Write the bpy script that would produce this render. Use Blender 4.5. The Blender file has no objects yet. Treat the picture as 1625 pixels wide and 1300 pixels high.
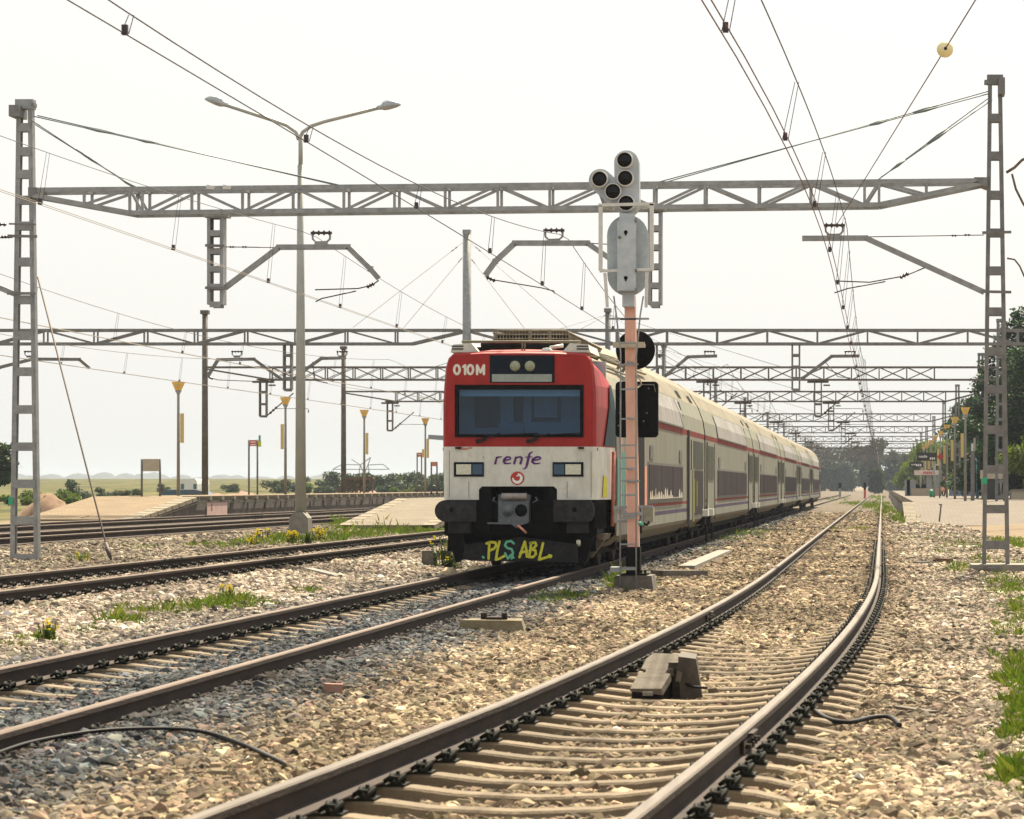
import bpy, math, random
import numpy as np
from math import sin, cos, pi, radians, sqrt
from mathutils import Vector, Matrix
S = bpy.context.scene
COL = S.collection
F = 4200.0; VX = 1400.0; VY = 771.0; CZ = 1.386
def P(x, y, Z):
    """real point at distance Z that the photograph shows at x, y"""
    return Vector(((x-VX)*Z/F, Z, CZ-(y-VY)*Z/F))
def PX(x, Z): return (x-VX)*Z/F
def PZ(y, Z): return CZ-(y-VY)*Z/F

# ------------------------------------------------------------------ mesh builder
class MB:
    def __init__(s): s.v=[]; s.f=[]; s.m=[]; s.sm=[]
    def add(s, vs, fs, mi=0, smooth=False):
        o=len(s.v); s.v.extend([tuple(v) for v in vs])
        for f in fs:
            s.f.append([i+o for i in f]); s.m.append(mi); s.sm.append(smooth)
        return s
    def quad(s, a,b,c,d, mi=0): return s.add([a,b,c,d],[(0,1,2,3)],mi)
    def box(s, c, d, mi=0, rz=0.0, rx=0.0, ry=0.0):
        hx,hy,hz=d[0]/2,d[1]/2,d[2]/2
        R=Matrix.Rotation(rz,3,'Z')@Matrix.Rotation(rx,3,'X')@Matrix.Rotation(ry,3,'Y')
        vs=[Vector(c)+R@Vector((x*hx,y*hy,z*hz)) for z in(-1,1) for y in(-1,1) for x in(-1,1)]
        return s.add(vs,[(0,2,3,1),(4,5,7,6),(0,1,5,4),(2,6,7,3),(0,4,6,2),(1,3,7,5)],mi)
    def bb(s, x0,x1,y0,y1,z0,z1, mi=0):
        return s.box(((x0+x1)/2,(y0+y1)/2,(z0+z1)/2),(abs(x1-x0),abs(y1-y0),abs(z1-z0)),mi)
    def bar(s, p, q, w, d, mi=0):
        """bar of section w (in the picture plane) by d (along y) from p to q"""
        p=Vector(p); q=Vector(q); t=(q-p)
        if t.length<1e-6: return s
        t.normalize(); ref=Vector((0,1,0)) if abs(t.y)<0.9 else Vector((1,0,0))
        a=t.cross(ref).normalized(); b=a.cross(t).normalized()
        vs=[]
        for e in (p,q):
            for i,j in((-1,-1),(1,-1),(1,1),(-1,1)): vs.append(e+a*(i*w/2)+b*(j*d/2))
        return s.add(vs,[(0,1,2,3),(7,6,5,4),(0,4,5,1),(1,5,6,2),(2,6,7,3),(3,7,4,0)],mi)
    def tube(s, pts, r, n=6, mi=0, cap=True):
        pts=[Vector(p) for p in pts]; k=len(pts); rr=r if isinstance(r,(list,tuple)) else [r]*k
        vs=[]; prev=None
        for i,p in enumerate(pts):
            t=(pts[min(i+1,k-1)]-pts[max(i-1,0)]); t=t.normalized() if t.length>1e-9 else Vector((0,0,1))
            if prev is None:
                ref=Vector((0,0,1)) if abs(t.z)<0.9 else Vector((1,0,0))
                a=t.cross(ref).normalized()
            else:
                a=(prev-t*prev.dot(t)); a=a.normalized() if a.length>1e-9 else t.orthogonal().normalized()
            prev=a; b=t.cross(a)
            for j in range(n):
                an=2*pi*j/n; vs.append(p+(a*cos(an)+b*sin(an))*rr[i])
        fs=[(i*n+j,i*n+(j+1)%n,(i+1)*n+(j+1)%n,(i+1)*n+j) for i in range(k-1) for j in range(n)]
        s.add(vs,fs,mi,True)
        if cap:
            o=len(s.v)-k*n
            s.f.append([o+j for j in range(n)][::-1]); s.m.append(mi); s.sm.append(False)
            s.f.append([o+(k-1)*n+j for j in range(n)]); s.m.append(mi); s.sm.append(False)
        return s
    def cyl(s, p, q, r, n=16, mi=0): return s.tube([p,q],r,n,mi)
    def lathe(s, c, prof, n=20, mi=0, axis='Z'):
        vs=[]
        for r,h in prof:
            for j in range(n):
                a=2*pi*j/n
                if axis=='Z': vs.append((c[0]+r*cos(a),c[1]+r*sin(a),c[2]+h))
                else: vs.append((c[0]+r*cos(a),c[1]+h,c[2]+r*sin(a)))
        k=len(prof)
        return s.add(vs,[(i*n+j,i*n+(j+1)%n,(i+1)*n+(j+1)%n,(i+1)*n+j) for i in range(k-1) for j in range(n)],mi,True)
    def prism(s, poly, y0, y1, mi=0, plane='XZ'):
        """polygon in x,z extruded along y (or y,z along x for plane YZ)"""
        n=len(poly)
        mk=(lambda a,b,t:(a,t,b)) if plane=='XZ' else ((lambda a,b,t:(t,a,b)) if plane=='YZ' else (lambda a,b,t:(a,b,t)))
        vs=[mk(a,b,y0) for a,b in poly]+[mk(a,b,y1) for a,b in poly]
        fs=[tuple(range(n)),tuple(range(2*n-1,n-1,-1))]+[(i,i+n,(i+1)%n+n,(i+1)%n) for i in range(n)]
        return s.add(vs,fs,mi)
    def build(s, name, mats, parent=None, fixn=False):
        o0=Vector((0,0,0))
        if parent is not None:
            p=parent
            while p is not None: o0=o0+p.location; p=p.parent
        me=bpy.data.meshes.new(name)
        me.from_pydata([(v[0]-o0.x,v[1]-o0.y,v[2]-o0.z) for v in s.v],[],s.f)
        if not isinstance(mats,(list,tuple)): mats=[mats]
        for m in mats: me.materials.append(m)
        me.polygons.foreach_set('material_index',s.m); me.polygons.foreach_set('use_smooth',s.sm)
        if fixn:
            import bmesh
            bm=bmesh.new(); bm.from_mesh(me); bmesh.ops.recalc_face_normals(bm,faces=bm.faces); bm.to_mesh(me); bm.free()
        me.update()
        ob=bpy.data.objects.new(name,me); COL.objects.link(ob)
        if parent is not None: ob.parent=parent
        return ob
def np_mesh(name, verts, faces, mats, midx=None, smooth=False, parent=None):
    """mesh straight from arrays; faces is (n,k)"""
    me=bpy.data.meshes.new(name); n,k=faces.shape
    me.vertices.add(len(verts)); me.vertices.foreach_set('co',np.asarray(verts,dtype=np.float32).ravel())
    me.loops.add(n*k); me.loops.foreach_set('vertex_index',faces.astype(np.int32).ravel())
    me.polygons.add(n); me.polygons.foreach_set('loop_start',np.arange(0,n*k,k,dtype=np.int32))
    for m in (mats if isinstance(mats,(list,tuple)) else [mats]): me.materials.append(m)
    if midx is not None: me.polygons.foreach_set('material_index',midx.astype(np.int32))
    if smooth: me.polygons.foreach_set('use_smooth',np.ones(n,dtype=bool))
    me.update(calc_edges=True); me.validate()
    ob=bpy.data.objects.new(name,me); COL.objects.link(ob)
    if parent is not None: ob.parent=parent
    return ob
def tag(o, label=None, cat=None, group=None, kind=None):
    if label: o['label']=label
    if cat: o['category']=cat
    if group: o['group']=group
    if kind: o['kind']=kind
    return o
def thing(name, loc, label, cat, group=None):
    o=bpy.data.objects.new(name,None); COL.objects.link(o); o.location=loc; o.empty_display_size=0.2
    return tag(o,label,cat,group)
KIDS={}
def copy_tree(src, parent=None, loc=None, rz=None, label=None):
    c=src.copy(); COL.objects.link(c)
    if parent is not None: c.parent=parent
    if loc is not None: c.location=loc
    if rz is not None: c.rotation_euler[2]=rz
    if label: c['label']=label
    for ch in KIDS.get(src.name) or []: copy_tree(ch,c)
    return c
def reg(src):
    """remember the children of a thing that will be copied"""
    KIDS[src.name]=[o for o in COL.objects if o.parent==src]
    for c in KIDS[src.name]: reg(c)
    return src

# ------------------------------------------------------------------ materials
def NT(name):
    m=bpy.data.materials.new(name); m.use_nodes=True; nt=m.node_tree; b=nt.nodes['Principled BSDF']
    return m,nt,b
def mat(name, c1, c2=None, scale=8.0, rough=0.7, metal=0.0, bump=0.0, bscale=None, stretch=(1,1,1), spec=0.4, c3=None, lo=0.35, hi=0.65, det=6.0):
    m,nt,b=NT(name)
    b.inputs['Roughness'].default_value=rough; b.inputs['Metallic'].default_value=metal
    b.inputs['Specular IOR Level'].default_value=spec
    b.inputs['Base Color'].default_value=(*c1,1)
    if c2 or bump:
        tc=nt.nodes.new('ShaderNodeTexCoord'); mp=nt.nodes.new('ShaderNodeMapping'); mp.inputs['Scale'].default_value=stretch
        nt.links.new(tc.outputs['Object'],mp.inputs['Vector'])
    if c2:
        n=nt.nodes.new('ShaderNodeTexNoise'); n.inputs['Scale'].default_value=scale; n.inputs['Detail'].default_value=det; n.inputs['Roughness'].default_value=0.65
        r=nt.nodes.new('ShaderNodeValToRGB'); r.color_ramp.elements[0].position=lo; r.color_ramp.elements[1].position=hi
        r.color_ramp.elements[0].color=(*c1,1); r.color_ramp.elements[1].color=(*c2,1)
        if c3:
            e=r.color_ramp.elements.new(min(.98,hi+0.12)); e.color=(*c3,1)
        nt.links.new(mp.outputs['Vector'],n.inputs['Vector']); nt.links.new(n.outputs['Fac'],r.inputs['Fac']); nt.links.new(r.outputs['Color'],b.inputs['Base Color'])
    if bump:
        n2=nt.nodes.new('ShaderNodeTexNoise'); n2.inputs['Scale'].default_value=bscale or scale*4; n2.inputs['Detail'].default_value=4
        bp=nt.nodes.new('ShaderNodeBump'); bp.inputs['Strength'].default_value=bump; bp.inputs['Distance'].default_value=0.02
        nt.links.new(mp.outputs['Vector'],n2.inputs['Vector']); nt.links.new(n2.outputs['Fac'],bp.inputs['Height']); nt.links.new(bp.outputs['Normal'],b.inputs['Normal'])
    return m
M={}
M['galv']=mat('galvanised_steel',(0.2074,0.2178,0.2229),(0.3007,0.3111,0.3162),6,0.55,0.35,0.1)
M['galv_dark']=mat('weathered_steel',(0.1271,0.1271,0.1271),(0.1955,0.1955,0.1955),5,0.6,0.3,0.1)
M['brownsteel']=mat('brown_steel',(0.085,0.07225,0.0595),(0.1445,0.1275,0.1105),5,0.7,0.2)
M['concrete']=mat('concrete',(0.1568,0.1473,0.1283),(0.2281,0.2138,0.1853),5,0.9,0,0.35,40)
M['concrete_dark']=mat('dirty_concrete',(0.07603,0.06653,0.05702),(0.1568,0.1426,0.1236),4,0.95,0,0.4,40)
M['sleeper']=mat('sleeper_concrete',(0.1332,0.09936,0.0612),(0.1836,0.1418,0.09072),7,0.9,0,0.3,60,c3=(0.0972,0.0684,0.04032))
M['rail_side']=mat('rail_rust',(0.018,0.0114,0.0084),(0.0372,0.0222,0.0156),9,0.85,0.1,0.25,60,stretch=(1,.25,1))
M['rail_top']=mat('rail_head',(0.07488,0.06048,0.04896),(0.121,0.1008,0.08352),14,0.72,0.2,0,stretch=(1,.1,1))
M['rail_top_rust']=mat('rail_head_rusty',(0.07488,0.04723,0.03168),(0.1152,0.07776,0.05472),14,0.6,0.25,0,stretch=(1,.1,1))
M['clip']=mat('clip_steel',(0.0072,0.0084,0.0072),(0.021,0.0222,0.0168),25,0.75,0.0,spec=.15)
M['wire']=mat('copper_wire',(.13,.05,.038),None,rough=.6,metal=.3)
M['wire_dark']=mat('dark_wire',(.05,.04,.045),None,rough=.6,metal=.3)
M['guy']=mat('guy_wire',(.14,.17,.17),None,rough=.55,metal=.3)
M['wire_pale']=mat('pale_wire',(.22,.19,.15),None,rough=.6)
M['insul']=mat('insulator',(.035,.022,.02),None,rough=.25)
M['black']=mat('black_paint',(.004,.004,.0045),(.009,.009,.010),10,.6,spec=.06)
M['blackgrime']=mat('grimy_black',(.006,.0055,.0055),(.019,.017,.016),7,.85,0,.3,50,spec=.12)
M['buffer']=mat('worn_black_paint',(.016,.0165,.018),(.036,.036,.037),9,.75,0,.2,50,spec=.15)
M['rubber']=mat('black_rubber',(.008,.008,.009),None,rough=.6,spec=.25)
M['red']=mat('train_red',(.27,.010,.009),(.34,.017,.013),3,.45,0,0,spec=.3,lo=.3,hi=.75)
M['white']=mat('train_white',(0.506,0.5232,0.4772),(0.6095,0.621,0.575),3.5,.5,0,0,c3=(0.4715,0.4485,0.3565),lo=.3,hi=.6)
M['glassblack']=mat('black_glass',(.004,.008,.016),None,rough=.2,spec=.12)
M['purple']=mat('logo_purple',(.085,.012,.14),None,rough=.5)
M['logored']=mat('logo_red',(.42,.03,.025),None,rough=.5)
M['logowhite']=mat('logo_white',(.75,.75,.72),None,rough=.5)
M['signwhite']=mat('number_white',(.62,.60,.54),(.72,.70,.64),9,.5)
M['yellowspray']=mat('yellow_spray',(.66,.64,.05),(.46,.45,.03),30,.7)
M['greenspray']=mat('green_spray',(.08,.40,.24),(.16,.50,.34),30,.6)
M['tealspray']=mat('teal_spray',(0.011,0.1485,0.1265),(0.0275,0.22,0.1815),8,.55,stretch=(1,1,.5))
M['pinkspray']=mat('pink_spray',(.55,.18,.14),(.62,.32,.20),8,.55,stretch=(1,1,.3))
M['lens']=mat('lamp_lens',(.45,.46,.36),(.62,.63,.52),30,.25,spec=.6)
M['coupler']=mat('coupler_steel',(0.08,0.095,0.11),(0.12,0.135,0.15),12,.5,.4)
M['pinkpost']=mat('post_paint',(.60,.31,.235),(.66,.41,.325),7,.65,0,.1,60,stretch=(1,1,.4)); M['siggrey']=mat('signal_grey_paint',(.28,.33,.36),(.37,.42,.45),7,.5,.1,.08)
M['sigwhite']=mat('signal_white_paint',(0.496,0.496,0.48),(0.592,0.592,0.568),14,.6,0,0,c3=(0.336,0.16,0.096),lo=.3,hi=.66)
M['siggrey2']=mat('signal_light_grey',(0.3456,0.3936,0.432),(0.4416,0.48,0.5088),7,.5,.15,.08)
M['siglamp']=mat('signal_lamp_glass',(.0015,.002,.003),None,rough=.12,spec=.2)
M['lampyellow']=mat('amber_lamp',(0.825,0.462,0.077),(0.88,0.572,0.154),6,.35,spec=.5)
M['banner']=mat('yellow_banner',(0.576,0.448,0.16),(0.528,0.4,0.16),4,.7)
M['pole']=mat('lamp_pole',(0.2333,0.2411,0.2333),(0.311,0.3189,0.3032),5,.5,.3)
M['polegreen']=mat('green_grey_pole',(0.2938,0.306,0.2876),(0.3794,0.3856,0.355),2.5,.6,.15,stretch=(1,1,.4))
M['luminaire']=mat('luminaire_shell',(0.288,0.32,0.352),(0.4,0.424,0.44),6,.35,.4)
M['beige']=mat('beige_board',(0.3802,0.3346,0.2586),(0.4258,0.3802,0.3042),6,.7)
M['signred']=mat('sign_red',(.50,.05,.035),None,rough=.5)
M['signyg']=mat('sign_lime',(.45,.55,.05),None,rough=.5)
M['signblue']=mat('sign_blue',(.10,.30,.30),None,rough=.5)
M['signdark']=mat('sign_dark',(.025,.027,.03),None,rough=.5)
M['greentag']=mat('green_tag',(.02,.34,.16),None,rough=.5)
M['wood']=mat('grey_wood',(0.07986,0.06353,0.04538),(0.1307,0.1089,0.07986),6,.85,0,.4,40,stretch=(.6,3,1))
M['brownwood']=mat('brown_timber',(0.114,0.06178,0.04277),(0.1568,0.09504,0.06653),6,.85,stretch=(1,1,1))
M['mesh_orange']=mat('orange_netting',(0.2091,0.08078,0.05227),(0.2471,0.1426,0.1093),3,.85,0,.5,9)
M['skin']=mat('skin',(.50,.31,.23),None,rough=.6)
M['navy']=mat('navy_cloth',(.010,.012,.02),None,rough=.9)
M['denim']=mat('denim',(.06,.10,.19),None,rough=.9)
M['hair']=mat('dark_hair',(.02,.015,.012),None,rough=.8)
M['peach']=mat('peach_cloth',(.62,.30,.20),None,rough=.9)
M['brick']=mat('pink_brick',(0.2471,0.1236,0.09504),(0.2756,0.1711,0.1331),8,.9)
M['bark']=mat('bark',(.10,.075,.05),(.17,.13,.09),12,.95,0,.5,40)
M['carwhite']=mat('camper_white',(.66,.66,.62),None,rough=.35)
M['carglass']=mat('car_glass',(.02,.09,.13),None,rough=.1,spec=.6)
M['cardark']=mat('car_dark_paint',(.05,.07,.10),None,rough=.3,spec=.6)
M['carsilver']=mat('car_silver',(.45,.47,.48),None,rough=.35,metal=.5)
M['bluewall']=mat('blue_fence',(.13,.17,.23),(.19,.23,.28),3,.8)
M['amberglass']=mat('amber_glass',(.70,.60,.28),(.75,.68,.42),9,.2,spec=.6)
def grime(key, amount, scale, stretch=(1,1,.3), lo=.45, hi=.75, col=(.30,.25,.18)):
    """dust and dirt over a paint: a second, streaky noise multiplied into its colour"""
    m=M[key]; nt=m.node_tree; b=nt.nodes['Principled BSDF']; N=nt.nodes.new; L=nt.links.new
    src=b.inputs['Base Color'].links[0].from_socket
    tc=N('ShaderNodeTexCoord'); mp=N('ShaderNodeMapping'); mp.inputs['Scale'].default_value=stretch; L(tc.outputs['Object'],mp.inputs['Vector'])
    n=N('ShaderNodeTexNoise'); n.inputs['Scale'].default_value=scale; n.inputs['Detail'].default_value=9; n.inputs['Roughness'].default_value=.75; L(mp.outputs['Vector'],n.inputs['Vector'])
    r=N('ShaderNodeMapRange'); r.inputs['From Min'].default_value=lo; r.inputs['From Max'].default_value=hi; r.inputs['To Max'].default_value=amount; L(n.outputs['Fac'],r.inputs['Value'])
    mx=N('ShaderNodeMix'); mx.data_type='RGBA'; mx.blend_type='MULTIPLY'; mx.inputs[7].default_value=(*col,1); L(r.outputs['Result'],mx.inputs['Factor']); L(src,mx.inputs[6]); L(mx.outputs[2],b.inputs['Base Color'])
def vary(key, lo, hi):
    """each copy of a thing a little lighter or darker"""
    nt=M[key].node_tree; b=nt.nodes['Principled BSDF']; src=b.inputs['Base Color'].links[0].from_socket
    oi=nt.nodes.new('ShaderNodeObjectInfo'); mr=nt.nodes.new('ShaderNodeMapRange'); mr.inputs['To Min'].default_value=lo; mr.inputs['To Max'].default_value=hi; nt.links.new(oi.outputs['Random'],mr.inputs['Value'])
    h=nt.nodes.new('ShaderNodeHueSaturation'); nt.links.new(mr.outputs['Result'],h.inputs['Value']); nt.links.new(src,h.inputs['Color']); nt.links.new(h.outputs['Color'],b.inputs['Base Color'])
vary('sleeper',.68,1.18)
grime('white',.35,5); grime('red',.4,5); grime('signwhite',.4,20)
def leafmat(name, c, trans=0.35):
    m,nt,b=NT(name); b.inputs['Base Color'].default_value=(*c,1); b.inputs['Roughness'].default_value=.6; b.inputs['Specular IOR Level'].default_value=.25
    t=nt.nodes.new('ShaderNodeBsdfTranslucent'); t.inputs['Color'].default_value=(min(1,c[0]*1.5),min(1,c[1]*1.6),c[2]*.9,1)
    mx=nt.nodes.new('ShaderNodeMixShader'); mx.inputs['Fac'].default_value=trans
    out=nt.nodes['Material Output']; nt.links.new(b.outputs[0],mx.inputs[1]); nt.links.new(t.outputs[0],mx.inputs[2]); nt.links.new(mx.outputs[0],out.inputs['Surface'])
    return m
M['leaf_dark']=leafmat('conifer_dark',(0.01236,0.02808,0.01236)); M['leaf_dark2']=leafmat('conifer_green',(0.01966,0.04774,0.01685))
M['leaf_lime']=leafmat('lime_leaf',(0.08424,0.1123,0.01404)); M['leaf_lime2']=leafmat('lime_leaf_deep',(0.05616,0.08705,0.01123))
M['leaf_mid']=leafmat('mid_leaf',(0.0337,0.04774,0.01685)); M['leaf_mid2']=leafmat('mid_leaf_deep',(0.02527,0.0337,0.01572))
M['leaf_grey']=leafmat('grey_leaf',(0.04583,0.06875,0.04296),.2); M['leaf_grey2']=leafmat('grey_leaf_deep',(0.03245,0.04964,0.03628),.2)  # greyed and lightened, distance haze painted into the far trees
M['grass1']=leafmat('grass_blade',(0.05616,0.09547,0.008424),.4); M['grass2']=leafmat('grass_blade_dry',(0.1123,0.1236,0.01966),.4)
M['flower']=leafmat('yellow_flower',(0.4493,0.337,0.01123),.3)

# ------------------------------------------------------------------ camera, light, sky
cam=bpy.data.cameras.new('Camera'); co=bpy.data.objects.new('Camera',cam); COL.objects.link(co); S.camera=co
co.location=(0,0,CZ); co.rotation_euler=(radians(90),0,0)
cam.sensor_width=36; cam.sensor_fit='HORIZONTAL'; cam.lens=36*F/1625
cam.shift_x=(812.5-VX)/1625; cam.shift_y=(VY-650)/1625
cam.clip_start=.5; cam.clip_end=12000
cam.dof.use_dof=True; cam.dof.focus_distance=44; cam.dof.aperture_fstop=8
SUN_EL=radians(53); SUN_AZ=radians(9)      # high, ahead of the camera and a little to the right
sd=Vector((sin(SUN_AZ)*cos(SUN_EL),cos(SUN_AZ)*cos(SUN_EL),sin(SUN_EL)))
sl=bpy.data.lights.new('Sun','SUN'); so=bpy.data.objects.new('Sun',sl); COL.objects.link(so)
sl.energy=4.9; sl.angle=radians(.6); sl.color=(1,.87,.66); so.location=(30,60,80)
so.rotation_euler=(-sd).to_track_quat('-Z','Y').to_euler()
W=bpy.data.worlds.new('World'); S.world=W; W.use_nodes=True; wn=W.node_tree
bg=wn.nodes['Background']; sk=wn.nodes.new('ShaderNodeTexSky'); sk.sky_type='NISHITA'; sk.sun_disc=False
sk.sun_elevation=SUN_EL; sk.sun_rotation=SUN_AZ; sk.air_density=1.0; sk.dust_density=6.0; sk.ozone_density=1.0
hs=wn.nodes.new('ShaderNodeHueSaturation'); hs.inputs['Saturation'].default_value=.35
vm=wn.nodes.new('ShaderNodeMix'); vm.data_type='RGBA'; vm.inputs['Factor'].default_value=.82; vm.inputs[7].default_value=(7.25,7.12,6.75,1)   # thin white veil of cloud over the sky
wn.links.new(sk.outputs['Color'],hs.inputs['Color']); wn.links.new(hs.outputs['Color'],vm.inputs[6]); wn.links.new(vm.outputs[2],bg.inputs['Color'])
bg.inputs['Strength'].default_value=.05
S.view_settings.view_transform='Standard'; S.view_settings.look='None'; S.view_settings.exposure=1.55; S.view_settings.gamma=1
S.cycles.use_denoising=True
S.cycles.max_bounces=6; S.cycles.transparent_max_bounces=12; S.cycles.volume_bounces=1
HAZE=.00017
# ------------------------------------------------------------------ ground shape
rng=np.random.default_rng(7); RND=random.Random(5)
def xr1(y):
    """right rail of the near track: straight far away, curving to the left close by"""
    y=np.asarray(y,dtype=float); t=np.clip((45-y)/34,0,2)
    return -.077-.98*t**2.36
def c1(y): return xr1(y)-.87
def cant(y): return .035*np.clip((17-np.asarray(y,dtype=float))/6,0,1)
C2=-5.85; C3=-11.27; C4=-19.17; C5=-24.07
Z3=.15; Z4=.3
GX=[-1e4,-34,-27,-22,-17.5,-16.2,-13.2,-12.5,-10,-9.3,-7.6,-6.9,-6.0,-5.5,-4.6,-3.8,-3,2.1,3,5,9,1e4]
GZ=[.02,.02,.14,.1,.1,-.06,-.06,-.06,-.06,-.10,-.21,-.235,-.235,-.16,-.16,-.21,-.23,-.27,-.27,-.12,.05,.12]
def G(x,y):
    x=np.asarray(x,dtype=float); y=np.asarray(y,dtype=float)
    z=np.interp(x,GX,GZ)
    d=np.abs(x-c1(np.minimum(y,200)))
    a=np.clip((1.35-d)/.25,0,1); k=np.clip((y-19)/16,0,1)
    z=z*(1-a)+a*(-.262+.092*k*k)
    # shallow dip right of the near track, field rising to the left in the distance
    z=z+np.clip((-x-45)/60,0,1)*np.clip((y-160)/700,0,1)*3.6
    z=z-np.clip((x-1.5)/3,0,1)*np.clip((y-70)/40,0,1)*.15
    return z
def GP(x,y):
    """ground point seen at photograph pixel x, y"""
    Z=40.0
    for _ in range(25):
        g=float(G((x-VX)*Z/F,Z)); Zn=F*(CZ-g)/max(y-VY,2.0); Z=.5*Z+.5*Zn
    return Vector(((x-VX)*Z/F,Z,float(G((x-VX)*Z/F,Z))))
def sheet(name, xs, ys, dz, m, label):
    X,Y=np.meshgrid(xs,ys); Z=G(X,Y)+dz(X,Y)
    v=np.stack([X.ravel(),Y.ravel(),Z.ravel()],1); nx=len(xs); ny=len(ys)
    i,j=np.meshgrid(np.arange(nx-1),np.arange(ny-1)); b=(j*nx+i).ravel()
    f=np.stack([b,b+1,b+nx+1,b+nx],1)
    o=np_mesh(name,v,f,m,smooth=True); return tag(o,label,None,None,'structure')
def ground_mat():
    m,nt,b=NT('field_and_dirt'); N=nt.nodes.new; L=nt.links.new
    b.inputs['Roughness'].default_value=.95; b.inputs['Specular IOR Level'].default_value=.1
    g=N('ShaderNodeNewGeometry'); sp=N('ShaderNodeSeparateXYZ'); L(g.outputs['Position'],sp.inputs[0])
    mp=N('ShaderNodeMapping'); L(g.outputs['Position'],mp.inputs['Vector'])
    n1=N('ShaderNodeTexNoise'); n1.inputs['Scale'].default_value=.9; n1.inputs['Detail'].default_value=8; n1.inputs['Roughness'].default_value=.7; L(g.outputs['Position'],n1.inputs['Vector'])
    r1=N('ShaderNodeValToRGB'); r1.color_ramp.elements[0].color=(0.1339,0.1004,0.0625,1); r1.color_ramp.elements[1].color=(0.1964,0.1562,0.1071,1); r1.color_ramp.elements[0].position=.35; r1.color_ramp.elements[1].position=.62
    e=r1.color_ramp.elements.new(.70); e.color=(0.05803,0.07589,0.01339,1); L(n1.outputs['Fac'],r1.inputs['Fac'])
    mp2=N('ShaderNodeMapping'); mp2.inputs['Scale'].default_value=(.22,.05,1); L(g.outputs['Position'],mp2.inputs['Vector'])
    n2=N('ShaderNodeTexNoise'); n2.inputs['Scale'].default_value=1.; n2.inputs['Detail'].default_value=9; n2.inputs['Roughness'].default_value=.75; L(mp2.outputs['Vector'],n2.inputs['Vector'])
    r2=N('ShaderNodeValToRGB'); r2.color_ramp.elements[0].color=(0.02016,0.0288,0.00864,1); r2.color_ramp.elements[1].color=(0.108,0.0972,0.0324,1); r2.color_ramp.elements[0].position=.40; r2.color_ramp.elements[1].position=.58; L(n2.outputs['Fac'],r2.inputs['Fac'])
    mr=N('ShaderNodeMapRange'); mr.inputs['From Min'].default_value=-33; mr.inputs['From Max'].default_value=-36; L(sp.outputs['X'],mr.inputs['Value'])
    mx=N('ShaderNodeMix'); mx.data_type='RGBA'; L(mr.outputs['Result'],mx.inputs['Factor']); L(r1.outputs['Color'],mx.inputs[6]); L(r2.outputs['Color'],mx.inputs[7]); L(mx.outputs[2],b.inputs['Base Color'])
    bp=N('ShaderNodeBump'); bp.inputs['Strength'].default_value=.5; bp.inputs['Distance'].default_value=.05
    n3=N('ShaderNodeTexNoise'); n3.inputs['Scale'].default_value=9; n3.inputs['Detail'].default_value=6; L(g.outputs['Position'],n3.inputs['Vector']); L(n3.outputs['Fac'],bp.inputs['Height']); L(bp.outputs['Normal'],b.inputs['Normal'])
    return m
TAN=(.195,.150,.096); BLUE=(.055,.060,.063); PALE=(.255,.212,.165); GREYT=(.155,.128,.092)
ZONES=[(-28,PALE),(-13.4,GREYT),(-9.4,PALE),(-8.0,PALE),(-7.35,BLUE),(-4.4,BLUE),(-3.7,TAN),(-.1,TAN),(.9,(.235,.192,.142)),(4,(.235,.192,.142))]
def zone_col(x):
    xs=[z[0] for z in ZONES]; return np.stack([np.interp(x,xs,[z[1][k] for z in ZONES]) for k in range(3)],-1)
def ballast_mat():
    m,nt,b=NT('ballast_ground'); N=nt.nodes.new; L=nt.links.new
    b.inputs['Roughness'].default_value=.95; b.inputs['Specular IOR Level'].default_value=.1
    g=N('ShaderNodeNewGeometry'); sp=N('ShaderNodeSeparateXYZ'); L(g.outputs['Position'],sp.inputs[0])
    n1=N('ShaderNodeTexNoise'); n1.inputs['Scale'].default_value=1.3; n1.inputs['Detail'].default_value=5; L(g.outputs['Position'],n1.inputs['Vector'])
    ad=N('ShaderNodeMath'); ad.operation='MULTIPLY_ADD'; ad.inputs[1].default_value=1.4; L(n1.outputs['Fac'],ad.inputs[0]); L(sp.outputs['X'],ad.inputs[2])
    mr=N('ShaderNodeMapRange'); mr.inputs['From Min'].default_value=-27.3; mr.inputs['From Max'].default_value=4.7; L(ad.outputs[0],mr.inputs['Value'])
    r=N('ShaderNodeValToRGB'); cr=r.color_ramp
    for i,(x,c) in enumerate(ZONES):
        p=(x+28)/32
        e=cr.elements[0] if i==0 else (cr.elements[1] if i==len(ZONES)-1 else cr.elements.new(p))
        e.position=p; e.color=(*c,1)
    L(mr.outputs['Result'],r.inputs['Fac'])
    v=N('ShaderNodeTexVoronoi'); v.inputs['Scale'].default_value=13; v.inputs['Randomness'].default_value=1; L(g.outputs['Position'],v.inputs['Vector'])
    hsv=N('ShaderNodeHueSaturation'); sc=N('ShaderNodeSeparateColor'); L(v.outputs['Color'],sc.inputs[0])
    m1=N('ShaderNodeMapRange'); m1.inputs['To Min'].default_value=.16; m1.inputs['To Max'].default_value=.85; L(sc.outputs[0],m1.inputs['Value']); L(m1.outputs['Result'],hsv.inputs['Value'])  # bed colour kept dark for the dirt and shadow between stones
    m2=N('ShaderNodeMapRange'); m2.inputs['To Min'].default_value=.7; m2.inputs['To Max'].default_value=1.25; L(sc.outputs[1],m2.inputs['Value']); L(m2.outputs['Result'],hsv.inputs['Saturation'])
    L(r.outputs['Color'],hsv.inputs['Color']); L(hsv.outputs['Color'],b.inputs['Base Color'])
    bp=N('ShaderNodeBump'); bp.invert=True; bp.inputs['Strength'].default_value=1; bp.inputs['Distance'].default_value=.05; L(v.outputs['Distance'],bp.inputs['Height']); L(bp.outputs['Normal'],b.inputs['Normal'])
    return m
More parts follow.
